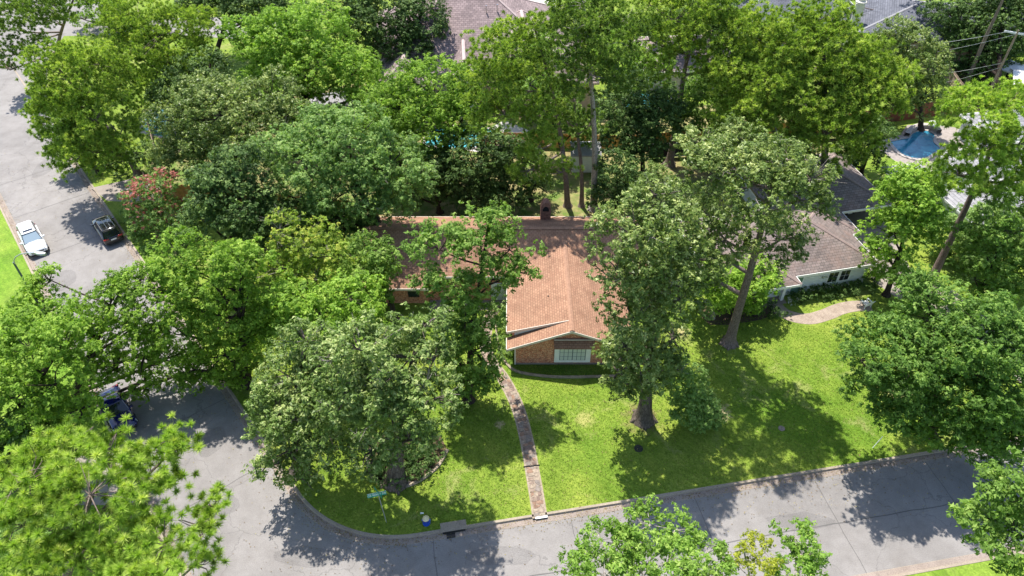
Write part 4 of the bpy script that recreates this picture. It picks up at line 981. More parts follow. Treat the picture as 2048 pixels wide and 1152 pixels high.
def shell(rng, c, rx, rz, dens_, spread=.35, low=-.55):
    area = 4 * math.pi * ((rx * rx) ** 1.6 / 3 + 2 * (rx * rz) ** 1.6 / 3) ** (1 / 1.6)
    n = max(6, int(area * dens_ * .78))
    d = unit(rng.normal(size=(n * 2, 3))); d = d[d[:, 2] > low][:n]
    ph = rng.uniform(0, 6.28, 6)
    lump = 1 + .19 * np.sin(d[:, 0] * 4.3 + ph[0]) * np.sin(d[:, 1] * 3.9 + ph[1]) + .10 * np.sin(d[:, 2] * 6 + ph[2] + d[:, 0] * 3)
    k = (1 - spread * rng.random(len(d)) ** 1.8) * lump + rng.normal(0, .035, len(d))
    return np.array(c) + d * k[:, None] * np.array([rx, rx, rz]), d
def crown_mesh(rng, blobs, sp, parent, name='crown', dmul=1.0, smul=1.0):
    P_ = SP[sp]; Vs = []; Ts = []; cl_all = []
    for (c, rx, rz) in blobs:
        cs, ds = shell(rng, c, rx, rz, P_['d'] * dmul)
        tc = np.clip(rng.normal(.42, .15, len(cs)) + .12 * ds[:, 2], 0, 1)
        if P_.get('pine'):
            t = P_['t']; n = len(cs)
            tuft = np.repeat(cs, t, 0) + unit(rng.normal(size=(n * t, 3))) * P_['cr'] * smul * rng.random((n * t, 1)) ** .5 * np.array([1, 1, .55])
            tt = np.clip(np.repeat(tc, t) + rng.normal(0, .20, n * t), 0, 1)
            k = P_['k']; out = np.repeat(np.repeat(ds, t, 0), k, 0)
            dirs = unit(rng.normal(size=(n * t * k, 3)) + out * .35 + np.array([0, 0, .55]))
            ln = P_.get('l', .29) * smul * rng.uniform(.7, 1.15, (len(dirs), 1)); base = np.repeat(tuft, k, 0) + dirs * .03
            sd = unit(np.cross(dirs, rng.normal(size=dirs.shape))) * P_.get('w', .040) * smul
            V = np.stack([base - sd, base + sd, base + dirs * ln], 1).reshape(-1, 3)
            Vs.append(V); Ts.append(np.clip(np.repeat(tt, k) + rng.normal(0, .08, len(dirs)), 0, 1))
        else:
            n = P_['n']; m_ = len(cs); fl = P_.get('flat', .72); q_ = P_.get('q', 8); ns = max(3, int(n * 1.15 / q_))
            dd = unit(rng.normal(size=(m_ * ns, 3)) + np.array([0, 0, .25])); rr = rng.random((m_ * ns, 1)) ** .33 * P_['cr'] * smul
            rc = np.repeat(rng.uniform(.65, 1.3, (m_, 1)), ns, 0)
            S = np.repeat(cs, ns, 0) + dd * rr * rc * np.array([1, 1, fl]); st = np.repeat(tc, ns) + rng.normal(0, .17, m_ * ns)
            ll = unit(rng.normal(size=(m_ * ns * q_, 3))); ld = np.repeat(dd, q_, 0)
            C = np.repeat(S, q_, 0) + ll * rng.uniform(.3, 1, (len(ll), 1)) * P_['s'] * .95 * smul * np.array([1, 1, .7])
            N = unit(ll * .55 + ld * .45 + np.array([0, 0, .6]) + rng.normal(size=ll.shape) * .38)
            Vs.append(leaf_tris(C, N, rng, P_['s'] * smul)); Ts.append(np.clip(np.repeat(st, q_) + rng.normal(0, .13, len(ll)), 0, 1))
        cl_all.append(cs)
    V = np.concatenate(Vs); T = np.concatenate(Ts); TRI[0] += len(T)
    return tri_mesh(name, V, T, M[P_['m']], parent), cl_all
def tree(name, cat, label, sp, base, blobs, bark='bark_oak', tr=.35, zc=None, seed=1, dm=1.0, sm=1.0, lean=None, group=None, flat=.8, twigs=7, bare=0):
    """blobs: (px, py, radius in px, metres nearer(-)/farther(+) than the trunk, height stretch)"""
    rng = np.random.default_rng(seed)
    if base is None:
        q = at(blobs[0][0], blobs[0][1], zc); b = Vector((q.x, q.y, 0))
    else:
        b = at(*base)
    r = empty(name, b, 0, label, cat, group)
    B = []
    for bl in blobs:
        px, py, rp = bl[:3]; dy = bl[3] if len(bl) > 3 else 0; st = bl[4] if len(bl) > 4 else flat
        c = on_plane(px, py, b.y + dy); k = mpp(c); rx = rp * k; rz = rx * st
        c.z = max(c.z, rz * .75 + .3)
        B.append(((c.x - b.x, c.y - b.y, c.z), rx, rz))
    _, cl_ = crown_mesh(rng, B, sp, r, dmul=dm, smul=sm)
    g = MB(); top = max(B, key=lambda q: q[0][2])
    tc = np.array(top[0]); H_ = tc[2]
    pts = []; rads = []
    for i in range(8):
        t = i / 7; f = t ** (1.05 if seed == 19 else 1.4)
        wob = Vector((math.sin(t * 5 + seed), math.cos(t * 4 + seed * 2), 0)) * .12 * min(1, t * 2)
        pts.append(Vector((tc[0] * f, tc[1] * f, H_ * t)) + wob); rads.append(tr * (1.55 if i == 0 else 1.0 - .72 * t))
    g.tube([pts[0]] + [pts[0].lerp(pts[1], q_) for q_ in (min(.5, tr * .9 / H_ * 7), min(.8, tr * 2.4 / H_ * 7))] + pts[1:], [tr * 1.9, tr * 1.35, tr * 1.08] + rads[1:], 10, cap=False)
    if tr > .3:
        for k_ in range(5):
            a_r = k_ * 1.26 + seed + .4 * math.sin(k_ * 3.1); g.tube([(math.cos(a_r) * tr * .8, math.sin(a_r) * tr * .8, tr * .7), (math.cos(a_r) * tr * 1.7, math.sin(a_r) * tr * 1.7, .08), (math.cos(a_r) * tr * 2.3, math.sin(a_r) * tr * 2.3, -.08)], [tr * .5, tr * .36, .05], 6, cap=False)
    rr = random.Random(seed)
    for bi, ((cx, cy, cz), rx, rz) in enumerate(B):
        h0 = min(H_ * .92, max(cz - rx * .9, cz * .45)); t = h0 / H_; i = min(6, int(t * 7)); st_ = pts[i].lerp(pts[i + 1], t * 7 - i)
        e = Vector((cx, cy, cz)); mid = st_.lerp(e, .5) + Vector((0, 0, -.25 * rx * .3))
        r0 = tr * (1 - .72 * t) * .62
        if (e - st_).length > .6: g.tube([st_, mid, e], [r0, r0 * .75, r0 * .45], 7, cap=False)
        cs = cl_[bi]
        for k in range(twigs):
            q = Vector(cs[rr.randrange(len(cs))]); m2 = e.lerp(q, .5) + Vector((rr.uniform(-.3, .3), rr.uniform(-.3, .3), rr.uniform(-.1, .3)))
            g.tube([e, m2, q], [r0 * .4, r0 * .26, .015], 5, cap=False)
    g.build('trunk', M[bark], r, smooth=True)
    if bare:
        g = MB()
        for bi in range(len(B)):
            cs = cl_[bi]; cc_ = Vector(B[bi][0])
            for k in range(bare):
                q = Vector(cs[rr.randrange(len(cs))]); 
                if q.z < cc_.z: continue
                d = (q - cc_).normalized(); q2 = q + d * .35
                s0 = q - d * 1.6
                g.tube([s0, q2], [.035, .012], 4, cap=False)
                for j in range(4):
                    e2 = q2 + Vector((rr.uniform(-.6, .6), rr.uniform(-.6, .6), rr.uniform(-.1, .35))); g.tube([s0.lerp(q2, rr.uniform(.4, .95)), e2], [.02, .008], 4, cap=False)
        if g.v: g.build('bare_twigs', M['twig'], r)['kind'] = 'stuff'
    return r

OV = 'broadleaf_tree'; PT = 'pine_tree'
# big oak before the gable, and its neighbours on the lawn
tree('oak_tree', 'tree', 'tall grey green oak with gnarled trunk standing right of the brick gable', 'oak', (1287, 838),
     [(1262, 470, 82, -0.2), (1340, 455, 72, 1.8), (1310, 390, 50, 2.8), (1390, 520, 55, 1.8), (1245, 560, 66, -1.2), (1320, 545, 80, -0.2), (1270, 640, 60, -2.2), (1360, 600, 55, -0.2), (1275, 725, 72, -1.7), (1330, 740, 30, -1.2), (1250, 700, 38, -1.7), (1240, 745, 40, -.3), (1262, 772, 34, -.6), (1238, 690, 34, 0), (1345, 680, 40, 1), (1320, 600, 50, 1)], 'bark_oak', .52, seed=11, twigs=8, bare=3)
tree(PT, 'tree', 'tall straight pine trunk with broad grey green crown above the sunny lawn', 'oak', (1458, 686),
     [(1500, 375, 95, -3), (1430, 330, 72, -1), (1590, 400, 68, -2), (1560, 320, 62, -1), (1400, 420, 60, 1.2), (1560, 480, 62, -1.3), (1450, 480, 52, -0.8), (1620, 360, 40, -2.5), (1395, 290, 40, 3.2), (1470, 275, 42, 4.2), (1410, 545, 40, 1), (1430, 500, 40, 1)], 'bark_pine', .42, seed=12, twigs=8, bare=4)
tree(OV, 'tree', 'small bright green tree growing behind the tall straight pine trunk', 'bright', (1425, 636), [(1425, 565, 62, 0), (1460, 590, 40, 0), (1400, 590, 35, 0)], 'bark_pale', .14, seed=13)
tree(OV, 'tree', 'glossy green tree beside the white house porch', 'bright', (1510, 630), [(1505, 570, 48, .5), (1490, 600, 36, 0), (1530, 545, 34, 1)], 'bark_dark', .16, seed=14)
tree('bush', 'bush', 'loose grey green bush at the foot of the big oak', 'shrub', (1385, 850), [(1372, 775, 36, .3), (1395, 815, 40, 0), (1350, 740, 30, .5), (1410, 840, 30, 0), (1375, 820, 34, 0)], 'bark_dark', .08, seed=15, dm=1.5, sm=1.35, flat=1)
# feathery tree right
tree(OV, 'tree', 'wide dark feathery tree leaning over the street at the right', 'fluff', (1860, 872),
     [(1780, 700, 82, -0.2), (1870, 640, 82, 1.8), (1960, 680, 85, -0.2), (1900, 740, 95, -1.2), (1810, 790, 70, -2.2), (2010, 760, 85, -1.2), (1930, 810, 75, -2.2), (1740, 780, 48, -1.2), (2050, 690, 60, -0.2), (1990, 850, 55, -3.2), (1850, 580, 40, 2.8), (1850, 850, 50, -3), (1910, 860, 50, -3), (1790, 830, 40, -3), (1720, 720, 40, -2), (1960, 880, 40, -3), (2030, 840, 56, -2), (2045, 885, 44, -3), (1985, 890, 36, -3), (1800, 740, 60, -2), (2000, 640, 50, 1)], 'bark_dark', .34, dm=1.15, seed=16)
tree(OV, 'tree', 'rounded bright green maple beside the white house drive', 'bright', (1772, 590), [(1815, 400, 62, 1), (1790, 470, 58, 0), (1835, 450, 52, 0), (1830, 360, 45, 2), (1785, 530, 42, 0), (1755, 500, 25, 0)], 'bark_dark', .24, zc=5, seed=17)
tree(OV, 'tree', 'loose mid green tree right of the bright maple', 'mid', (1930, 650), [(1975, 510, 50, 1), (2000, 520, 66, 1), (1960, 450, 40, 2), (2040, 460, 55, 2), (1985, 580, 50, 0), (2050, 560, 50, 0), (1950, 560, 40, 0), (2010, 460, 44, 1), (1960, 600, 34, 0)], 'bark_dark', .2, seed=18, dm=.75)
tree(PT, 'tree', 'tall pine with bare slanting trunk and flat lime green crown at right', 'pinel', (1862, 562),
     [(1960, 222, 74, 1, .5), (1915, 350, 46, -1, .5), (1960, 310, 66, 0, .5), (2035, 290, 60, 1, .5), (2030, 195, 48, 2, .5), (2045, 360, 42, -1, .5), (1990, 380, 40, -1, .5)], 'bark_pine', .36, seed=19)
# front left: big grey oaks on the corner lawn
tree('oak_tree', 'tree', 'large olive grey oak filling the corner lawn behind the street sign', 'olive', (792, 962),
     [(800, 740, 92, 0.8), (720, 700, 80, 0.8), (860, 800, 66, -1.2), (770, 830, 78, -1.2), (700, 790, 76, -0.2), (820, 880, 60, -1.7), (868, 720, 42, 0.8), (750, 900, 50, -1.7), (850, 650, 50, 2.8)], 'bark_oak', .55, seed=20, bare=7)
tree('oak_tree', 'tree', 'olive grey oak overhanging the street corner kerb', 'olive', (600, 940),
     [(590, 760, 76, 1), (650, 720, 66, 2), (560, 830, 66, -1), (630, 830, 72, -1), (580, 900, 56, -1.5), (660, 900, 50, -1.5), (545, 930, 36, -2), (610, 680, 46, 2), (600, 950, 38, -1.5)], 'bark_oak', .45, seed=21, bare=5)
tree(OV, 'tree', 'tall slim green tree rising in front of the brick house roof', 'mid', (938, 800),
     [(880, 500, 66, 2), (960, 480, 66, 3), (1020, 500, 48, 3), (900, 570, 62, 1), (985, 560, 50, 2), (930, 640, 50, 0), (950, 700, 52, 0), (935, 760, 44, 0), (975, 440, 36, 4), (1035, 545, 26, 3), (900, 720, 40, 0), (905, 660, 44, 0), (960, 650, 40, 0), (915, 790, 34, -.3), (965, 760, 34, -.3)], 'bark_dark', .3, seed=22, dm=.8)
tree(OV, 'tree', 'bright green tree left of the brick house court', 'bright', (700, 760), [(640, 630, 72, 0), (700, 600, 62, 1), (590, 600, 56, 1), (720, 660, 56, -1), (560, 650, 50, 0), (680, 680, 50, -1)], 'bark_oak', .3, seed=23)
tree(OV, 'tree', 'yellowish green tree with bare grey twigs beside the house', 'yellow', (660, 690), [(600, 480, 60, 2), (660, 510, 54, 1), (570, 540, 50, 1), (630, 560, 56, 0), (560, 460, 36, 3)], 'bark_oak', .28, seed=24, bare=8)
tree(OV, 'tree', 'dark trunked green tree against the left end of the red roof', 'mid', (790, 640), [(742, 530, 50, 0), (730, 560, 50, 0), (765, 560, 34, -.5), (745, 500, 42, 1), (750, 605, 36, -1)], 'bark_dark', .26, seed=25)
tree(OV, 'tree', 'very large pale green tree spreading over the left end of the roof', 'pale', (785, 520),
     [(700, 290, 86, 2), (620, 330, 82, 1), (780, 330, 72, 1), (650, 260, 60, 4), (700, 380, 82, 0), (810, 370, 48, 0), (600, 400, 66, 0), (780, 410, 44, -1), (560, 290, 50, 3), (845, 345, 26, 0), (660, 440, 50, -1)], 'bark_dark', .42, seed=26, bare=3)
tree(OV, 'tree', 'dense green tree beside the red flowering tree', 'dark', (470, 560), [(470, 400, 78, 0), (420, 450, 62, 0), (530, 440, 60, 0), (480, 340, 60, 2), (440, 370, 56, 1), (500, 490, 60, -1)], 'bark_dark', .35, seed=27, dm=1.1)
tree(OV, 'tree', 'dense glossy tree in the back corner left of the pavilion', 'oak', (450, 400), [(440, 230, 80, 1), (380, 280, 66, 0), (510, 250, 66, 0), (450, 300, 72, -1), (540, 190, 56, 3), (400, 190, 52, 3), (350, 320, 46, -1), (580, 230, 45, 1), (322, 240, 34, -1)], 'bark_dark', .4, seed=28)
tree(OV, 'tree', 'bright green street tree arching over the side street', 'left', (492, 765),
     [(420, 560, 82, 1.4), (360, 520, 62, 2.4), (480, 530, 60, 1.4), (330, 600, 66, 0.4), (440, 640, 72, 0.4), (490, 610, 60, 0.4), (370, 670, 62, -0.6), (280, 570, 46, 1.4), (510, 745, 36, 2.5), (450, 710, 60, -0.6), (500, 680, 46, -0.6), (390, 740, 40, -0.6), (460, 745, 36, -0.5), (420, 760, 30, -0.5)], 'bark_dark', .4, seed=29, dm=.95)
tree(OV, 'tree', 'light green street tree crossing the middle of the side street', 'left', (150, 830),
     [(220, 610, 62, 3.5), (150, 640, 62, 2.5), (260, 660, 60, 2.5), (90, 620, 56, 3.5), (200, 690, 60, 1.5), (290, 710, 46, 1.5), (50, 590, 40, 4.5), (100, 560, 30, 5.5), (250, 570, 34, 4.5), (235, 735, 44, 1.5), (330, 720, 46, 2.5), (180, 745, 40, 0.5), (290, 760, 40, 2.5), (200, 720, 44, 2.5), (380, 745, 36, 3.5)], 'bark_dark', .35, seed=30, dm=.8)
tree(OV, 'tree', 'large bright green tree at the lower left above the near pine', 'left', (40, 900), [(60, 700, 92, 0), (110, 770, 76, -1), (30, 800, 82, -1), (130, 690, 60, 0), (-10, 740, 80, 0), (80, 850, 56, -2), (160, 820, 40, -2)], 'bark_dark', .4, seed=31)
tree(OV, 'tree', 'dark green tree at the left edge under the near pine', 'dark', (20, 960), [(40, 870, 66, 0), (-20, 900, 70, 0), (120, 880, 40, 0)], 'bark_dark', .3, seed=32)
# near pine bottom left
tree(PT, 'tree', 'big near pine with lime green needle plumes in the lower left corner', 'pinenear', (150, 1330),
     [(130, 925, 86, 4, .5), (212, 918, 54, 5, .5), (60, 960, 86, 3, .5), (300, 905, 50, 6, .5), (355, 890, 42, 7, .5), (180, 990, 86, 2, .5), (50, 1050, 70, 1, .5), (270, 960, 50, 4, .5), (330, 960, 26, 5, .5)], 'bark_pine', .4, seed=33, dm=.72, twigs=12)
tree(PT, 'tree', 'near pine with hanging plumes along the bottom left edge', 'pinenear', (260, 1400),
     [(240, 1080, 72, 3, .5), (330, 1090, 66, 3, .5), (150, 1120, 70, 2, .5), (395, 1050, 36, 5, .5), (425, 1015, 30, 6, .5), (300, 1140, 72, 1, .5), (390, 1130, 40, 3, .5), (60, 1150, 60, 1, .5)], 'bark_pine', .35, seed=34, dm=.75, twigs=12)
tree('bush', 'bush', 'pale mottled bush beneath the near pine', 'shrub', (60, 1110), [(60, 1080, 60, 0), (20, 1120, 60, 0), (110, 1060, 36, 0)], 'bark_dark', .08, seed=35, sm=1.3, dm=.6)
# bottom centre and right
tree(OV, 'tree', 'bright lime green tree top at the bottom centre over the street', 'lime', (1330, 1330),
     [(1300, 1050, 46, 3), (1350, 1060, 42, 3), (1200, 1080, 46, 2), (1250, 1100, 46, 2), (1160, 1120, 36, 1), (1340, 1120, 50, 1), (1410, 1110, 46, 2), (1280, 1140, 50, 1), (1210, 1150, 50, 0), (1440, 1150, 36, 1), (1375, 1160, 40, 0)], 'bark_pale', .22, seed=36, flat=.65, dm=1.15)
tree(OV, 'tree', 'small golden tipped tree at the bottom edge of the street', 'golden', (1505, 1330), [(1490, 1095, 22, 2), (1530, 1105, 22, 2), (1470, 1125, 22, 2), (1545, 1135, 20, 1), (1510, 1080, 14, 3), (1500, 1140, 22, 1)], 'bark_pale', .12, seed=37, dm=2.6, flat=.7)
tree(OV, 'tree', 'narrow lime green tree top right of the golden tipped tree', 'lime', (1600, 1330), [(1590, 1075, 34, 3), (1600, 1110, 40, 2), (1590, 1150, 44, 1)], 'bark_pale', .18, seed=38, flat=.9)
tree(OV, 'tree', 'deep green tree at the lower right corner over the street', 'mid', (2080, 1260), [(2000, 975, 40, 3), (2040, 1000, 52, 2), (1975, 1050, 44, 2), (2030, 1070, 60, 1), (2060, 950, 40, 3), (2060, 1120, 50, 0), (1950, 1035, 18, 2)], 'bark_dark', .28, seed=39, dm=1.05)
# left and top left
tree(PT, 'tree', 'bushy green pine beside the side street', 'pine', (278, 352), [(150, 160, 82, -2), (120, 230, 62, -3), (190, 240, 76, -4), (170, 300, 66, -5), (220, 310, 52, -5), (110, 130, 46, -1), (200, 130, 60, -1), (240, 270, 40, -5), (100, 200, 40, -2)], 'bark_pine', .34, seed=40, dm=.95)
tree(PT, 'tree', 'open pine with visible trunk behind the bushy roadside pine', 'pine', (392, 220), [(320, 70, 76, 0), (280, 30, 66, 2), (360, 110, 60, -1), (270, 110, 62, 0), (330, 150, 60, -2), (250, 160, 46, 0), (380, 50, 46, 2), (300, 200, 46, -2), (230, 60, 50, 1)], 'bark_pine', .32, seed=41, dm=.7)
tree(PT, 'tree', 'sparse dark pine in the top left corner over the street', 'pined', (120, 130), [(60, 20, 66, -6, .4), (20, 60, 46, -7, .4), (110, 40, 40, -6, .4), (30, 110, 36, -9, .4), (20, 140, 22, -9, .4), (150, -10, 50, -4, .4), (60, 80, 36, -8, .4), (90, 10, 50, -5, .4), (0, 20, 50, -6, .4)], 'bark_pine', .3, seed=42, dm=.7)
tree(OV, 'tree', 'bright green tree left of the purple roofed house', 'bright', (600, 290), [(560, 90, 82, 3), (630, 60, 70, 4), (500, 70, 50, 4), (640, 130, 72, 1), (560, 160, 66, 1), (700, 150, 62, 1), (740, 190, 50, 0), (620, 195, 40, 0)], 'bark_dark', .4, seed=43)
tree(OV, 'tree', 'dark reddish tinged tree overlapping the purple roof edge', 'dark', (800, 200), [(770, 30, 72, 3), (840, 50, 52, 2), (720, 60, 56, 2), (830, 100, 46, 0), (700, 10, 60, 4), (780, 90, 52, 1), (850, 10, 40, 3)], 'bark_dark', .35, seed=44, dm=.95)
tree(OV, 'tree', 'dark tree at the top between the pine and the bright tree', 'dark', (430, 130), [(450, 10, 66, 2), (520, 20, 60, 2), (400, 0, 46, 3), (490, -20, 60, 4), (570, 10, 46, 3)], 'bark_dark', .4, seed=45)
tree(OV, 'tree', 'big mid green layered tree below the purple roofed house', 'left', (880, 380), [(870, 190, 86, 3), (800, 220, 66, 2), (930, 230, 66, 1), (860, 260, 80, 0), (780, 280, 52, 0), (930, 160, 42, 4), (820, 160, 46, 4)], 'bark_dark', .4, seed=46)
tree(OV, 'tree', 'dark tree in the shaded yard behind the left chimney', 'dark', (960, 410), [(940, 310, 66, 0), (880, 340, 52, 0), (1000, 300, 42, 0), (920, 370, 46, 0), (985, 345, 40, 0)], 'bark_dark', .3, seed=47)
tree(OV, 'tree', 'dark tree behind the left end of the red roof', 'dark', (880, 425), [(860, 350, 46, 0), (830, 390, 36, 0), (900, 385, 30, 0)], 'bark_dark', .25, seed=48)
# central pines
tree(PT, 'tree', 'leftmost of the middle pines with drooping yellow green crown', 'pine', (1135, 412), [(1010, 110, 76, -3), (980, 170, 56, -4), (1060, 170, 62, -4), (1010, 230, 56, -5), (1072, 60, 48, -2), (1075, 240, 46, -5), (960, 210, 36, -4), (1080, 300, 46, -6), (1060, 340, 36, -6), (1125, 345, 26, -6)], 'bark_pine', .3, seed=49, dm=.8)
tree(PT, 'tree', 'middle pine with straight bare trunk in front of the shed', 'pined', (1187, 418), [(1150, 60, 72, -2.5), (1210, 90, 66, -2.5), (1120, 120, 60, -3.5), (1180, 150, 60, -3.5), (1240, 150, 46, -3.5), (1170, 10, 66, -1.5), (1250, 40, 50, -1.5)], 'bark_pale', .36, seed=50, dm=.85)
tree(PT, 'tree', 'slim pine just left of the straight bare trunk', 'pined', (1163, 412), [(1150, 200, 42, 0), (1130, 240, 32, -.5), (1180, 250, 30, 0), (1145, 160, 40, 1)], 'bark_pine', .24, seed=51, dm=.7)
tree(PT, 'tree', 'tall forked pine left of the big yellow green pine', 'pine', (1338, 330), [(1350, 40, 70, 0), (1420, 60, 60, 0), (1300, 80, 52, -1), (1380, 110, 46, -2), (1440, 130, 52, -2), (1330, 140, 36, -2), (1300, 10, 52, 1), (1400, -10, 60, 1), (1460, 20, 50, 1)], 'bark_pine', .42, seed=52, dm=.72)
tree(PT, 'tree', 'very broad yellow green pine filling the upper right', 'pine', (1640, 400),
     [(1580, 90, 86, 4), (1660, 110, 82, 3), (1520, 170, 82, 2), (1600, 190, 86, 1), (1700, 190, 72, 1), (1480, 240, 66, 1), (1560, 270, 76, 0), (1650, 270, 76, -.5), (1730, 160, 52, 2), (1500, 70, 60, 5), (1780, 160, 42, 2), (1720, 270, 46, -1), (1470, 130, 46, 3), (1640, 40, 52, 5), (1770, 200, 36, 1), (1740, 110, 46, 3)], 'bark_pine', .45, seed=53, dm=.95, sm=1.15)
tree(OV, 'tree', 'dark glossy tree between the middle pines', 'dark', (1285, 360), [(1280, 200, 66, 2), (1310, 250, 60, 0), (1250, 270, 56, 0), (1290, 290, 46, -.5), (1240, 220, 46, 1), (1330, 210, 40, 1)], 'bark_dark', .3, seed=54)
tree(OV, 'tree', 'low dark evergreen behind the right end of the red roof', 'dark', (1232, 430), [(1232, 340, 40, 0), (1225, 390, 40, 0), (1250, 370, 36, 0)], 'bark_dark', .2, seed=55)
tree('bush', 'bush', 'olive bush at the rear right corner of the red roof', 'olive', (1300, 430), [(1310, 355, 34, 0), (1290, 390, 30, 0), (1330, 370, 26, 0)], 'bark_dark', .15, seed=56)
tree(OV, 'tree', 'dark tree under the broad pine beside the pool', 'dark', (1720, 350), [(1745, 270, 40, 0), (1720, 300, 46, 0), (1690, 320, 30, 0)], 'bark_dark', .25, seed=57)
tree(OV, 'tree', 'glossy magnolia right of the broad pine', 'oak', (1840, 260), [(1815, 90, 52, 2), (1840, 140, 56, 0), (1800, 150, 46, 0), (1850, 190, 42, -1), (1790, 70, 36, 2), (1820, 210, 36, -1), (1870, 110, 26, 1)], 'bark_dark', .3, seed=58)
tree(OV, 'tree', 'large dark tree behind the power pole', 'dark', (1990, 200), [(1960, 60, 72, 9), (2020, 40, 62, 9), (1900, 30, 46, 10), (1950, 120, 52, 7), (1990, 100, 52, 7), (1915, 80, 36, 8), (2000, -10, 60, 11), (1940, 150, 30, 6.5)], 'bark_dark', .4, seed=59, dm=1.1)
tree(PT, 'tree', 'leaning bare pine trunk crossing the dark tree at the top right', 'pined', (1932, 168), [(2010, -60, 50, -1), (2040, -90, 60, -1)], 'bark_pine', .3, seed=60, dm=.8, twigs=2)
tree(PT, 'tree', 'slim bare pine trunk beside the charcoal roof', 'pined', (1838, 92), [(1868, -60, 50, 0), (1705, 10, 22, 2)], 'bark_pine', .26, seed=61, dm=.7, twigs=2)
tree(OV, 'tree', 'small lime green tree at the top right edge', 'lime', (2060, 130), [(2044, 80, 30, 0), (2060, 110, 34, 0)], 'bark_dark', .16, seed=62)
tree(OV, 'tree', 'bright tree at the top beside the white court', 'bright', (1180, 60), [(1130, -10, 50, 3), (1200, -30, 60, 3), (1260, -20, 50, 3)], 'bark_dark', .3, seed=63)
tree(OV, 'tree', 'bright tree at the top behind the broad pine', 'left', (1500, 60), [(1470, -20, 60, 3), (1560, -10, 50, 3), (1630, 0, 40, 3)], 'bark_dark', .3, seed=64)
tree(OV, 'tree', 'green tree at the upper left beyond the sparse pine', 'left', (220, 60), [(200, 0, 40, 0), (240, -20, 50, 0), (170, 40, 24, 0), (225, 35, 30, 0)], 'bark_dark', .25, seed=65)
tree(OV, 'tree', 'dark understory tree below the bushy roadside pine', 'dark', (200, 350), [(150, 300, 40, 1), (130, 290, 30, 1), (250, 320, 30, 0), (290, 310, 30, 1), (110, 250, 30, 2)], 'bark_dark', .2, seed=66)
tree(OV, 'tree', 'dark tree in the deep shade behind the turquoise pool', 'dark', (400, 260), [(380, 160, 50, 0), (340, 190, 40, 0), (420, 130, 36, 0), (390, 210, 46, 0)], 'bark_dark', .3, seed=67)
tree(OV, 'tree', 'mid green tree between the pavilion and the brick house', 'mid', (720, 300), [(720, 230, 52, 0), (680, 250, 46, 0), (770, 250, 40, 0), (560, 240, 40, 0)], 'bark_dark', .3, seed=68)
tree(OV, 'tree', 'dark tree under the very large pale green tree', 'dark', (620, 520), [(600, 460, 60, 0), (680, 470, 50, 0), (540, 500, 46, 0), (720, 440, 40, 1)], 'bark_dark', .3, seed=69)
tree(OV, 'tree', 'light feathery tree below the maple by the drive', 'mid', (1850, 640), [(1835, 600, 34, 0), (1820, 560, 30, 0)], 'bark_dark', .16, seed=70)
tree(OV, 'tree', 'lime green tree at the lower edge of the pool deck', 'lime', (1830, 420), [(1800, 375, 40, 0), (1850, 378, 34, 0), (1780, 395, 26, 0)], 'bark_dark', .2, seed=71)
tree(OV, 'tree', 'dark tree along the right edge beside the grey tiled house', 'mid', (2060, 560), [(2045, 400, 40, 1), (2060, 470, 46, 0), (2050, 640, 40, 0)], 'bark_dark', .25, seed=72)
for i_, (bs_, bl_, sp_, lb_) in enumerate((((1975, 520), [(1905, 500, 48, 0), (1935, 450, 44, 0), (1892, 545, 38, 0), (1960, 510, 46, 0), (1985, 440, 40, 0)], 'pale', 'light green tree behind the slanting bare pine trunk'),
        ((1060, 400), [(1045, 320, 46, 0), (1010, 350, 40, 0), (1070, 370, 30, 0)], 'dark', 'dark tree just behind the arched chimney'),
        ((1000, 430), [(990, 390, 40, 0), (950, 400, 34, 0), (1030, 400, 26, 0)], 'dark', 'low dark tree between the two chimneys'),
        ((1130, 330), [(1110, 230, 56, 1), (1080, 190, 50, 1), (1150, 260, 40, 0)], 'mid', 'mid green tree behind the shed'),
        ((1400, 330), [(1400, 200, 60, 1), (1450, 170, 50, 1), (1420, 260, 46, 0), (1370, 240, 36, 0)], 'mid', 'green tree right of the forked pine trunk'),
        ((1500, 330), [(1490, 300, 50, 0), (1450, 310, 40, 0), (1540, 330, 40, 0)], 'dark', 'dark tree behind the crown of the straight lawn pine'),
        ((1060, 230), [(1040, 120, 60, 1), (1090, 90, 46, 1), (1010, 150, 40, 0)], 'left', 'green tree over the right side of the purple roof'),
        ((1260, 200), [(1240, 110, 60, 0), (1300, 140, 50, 0), (1200, 130, 46, 0)], 'left', 'green tree filling the gap behind the middle pine'),
        ((1380, 150), [(1400, 40, 60, 0), (1460, 70, 50, 0), (1340, 60, 46, 0)], 'dark', 'dark tree behind the forked pine crown'),
        ((800, 330), [(770, 210, 50, 0), (820, 300, 46, 0), (740, 250, 40, 0)], 'left', 'green tree left of the layered tree'))):
    tree(OV, 'tree', lb_, sp_, bs_, bl_, 'bark_dark', .26, seed=100 + i_)
# flowering tree
ft = tree('flowering_tree', 'tree', 'coral red flowering crepe myrtle beside the side driveway', 'shrub', (330, 470), [(300, 400, 42, 1), (340, 430, 42, 0), (320, 370, 34, 1), (290, 435, 34, 0), (350, 465, 30, -.5), (270, 385, 26, 1)], 'bark_pale', .12, seed=73, sm=1.35, dm=.75)
rngf = np.random.default_rng(9); bb = ft.location
fb = []
for px, py, rp in ((290, 385, 34), (330, 365, 30), (345, 430, 36), (300, 440, 30), (270, 400, 24), (330, 465, 22)):
    c = on_plane(px, py, bb.y); fb.append(((c.x - bb.x, c.y - bb.y, c.z + .25), rp * mpp(c), rp * mpp(c) * .8))
SP['bloom'] = dict(m='flower', s=.15, cr=.3, d=2.0, n=22); crown_mesh(rngf, fb, 'bloom', ft, 'blossoms')
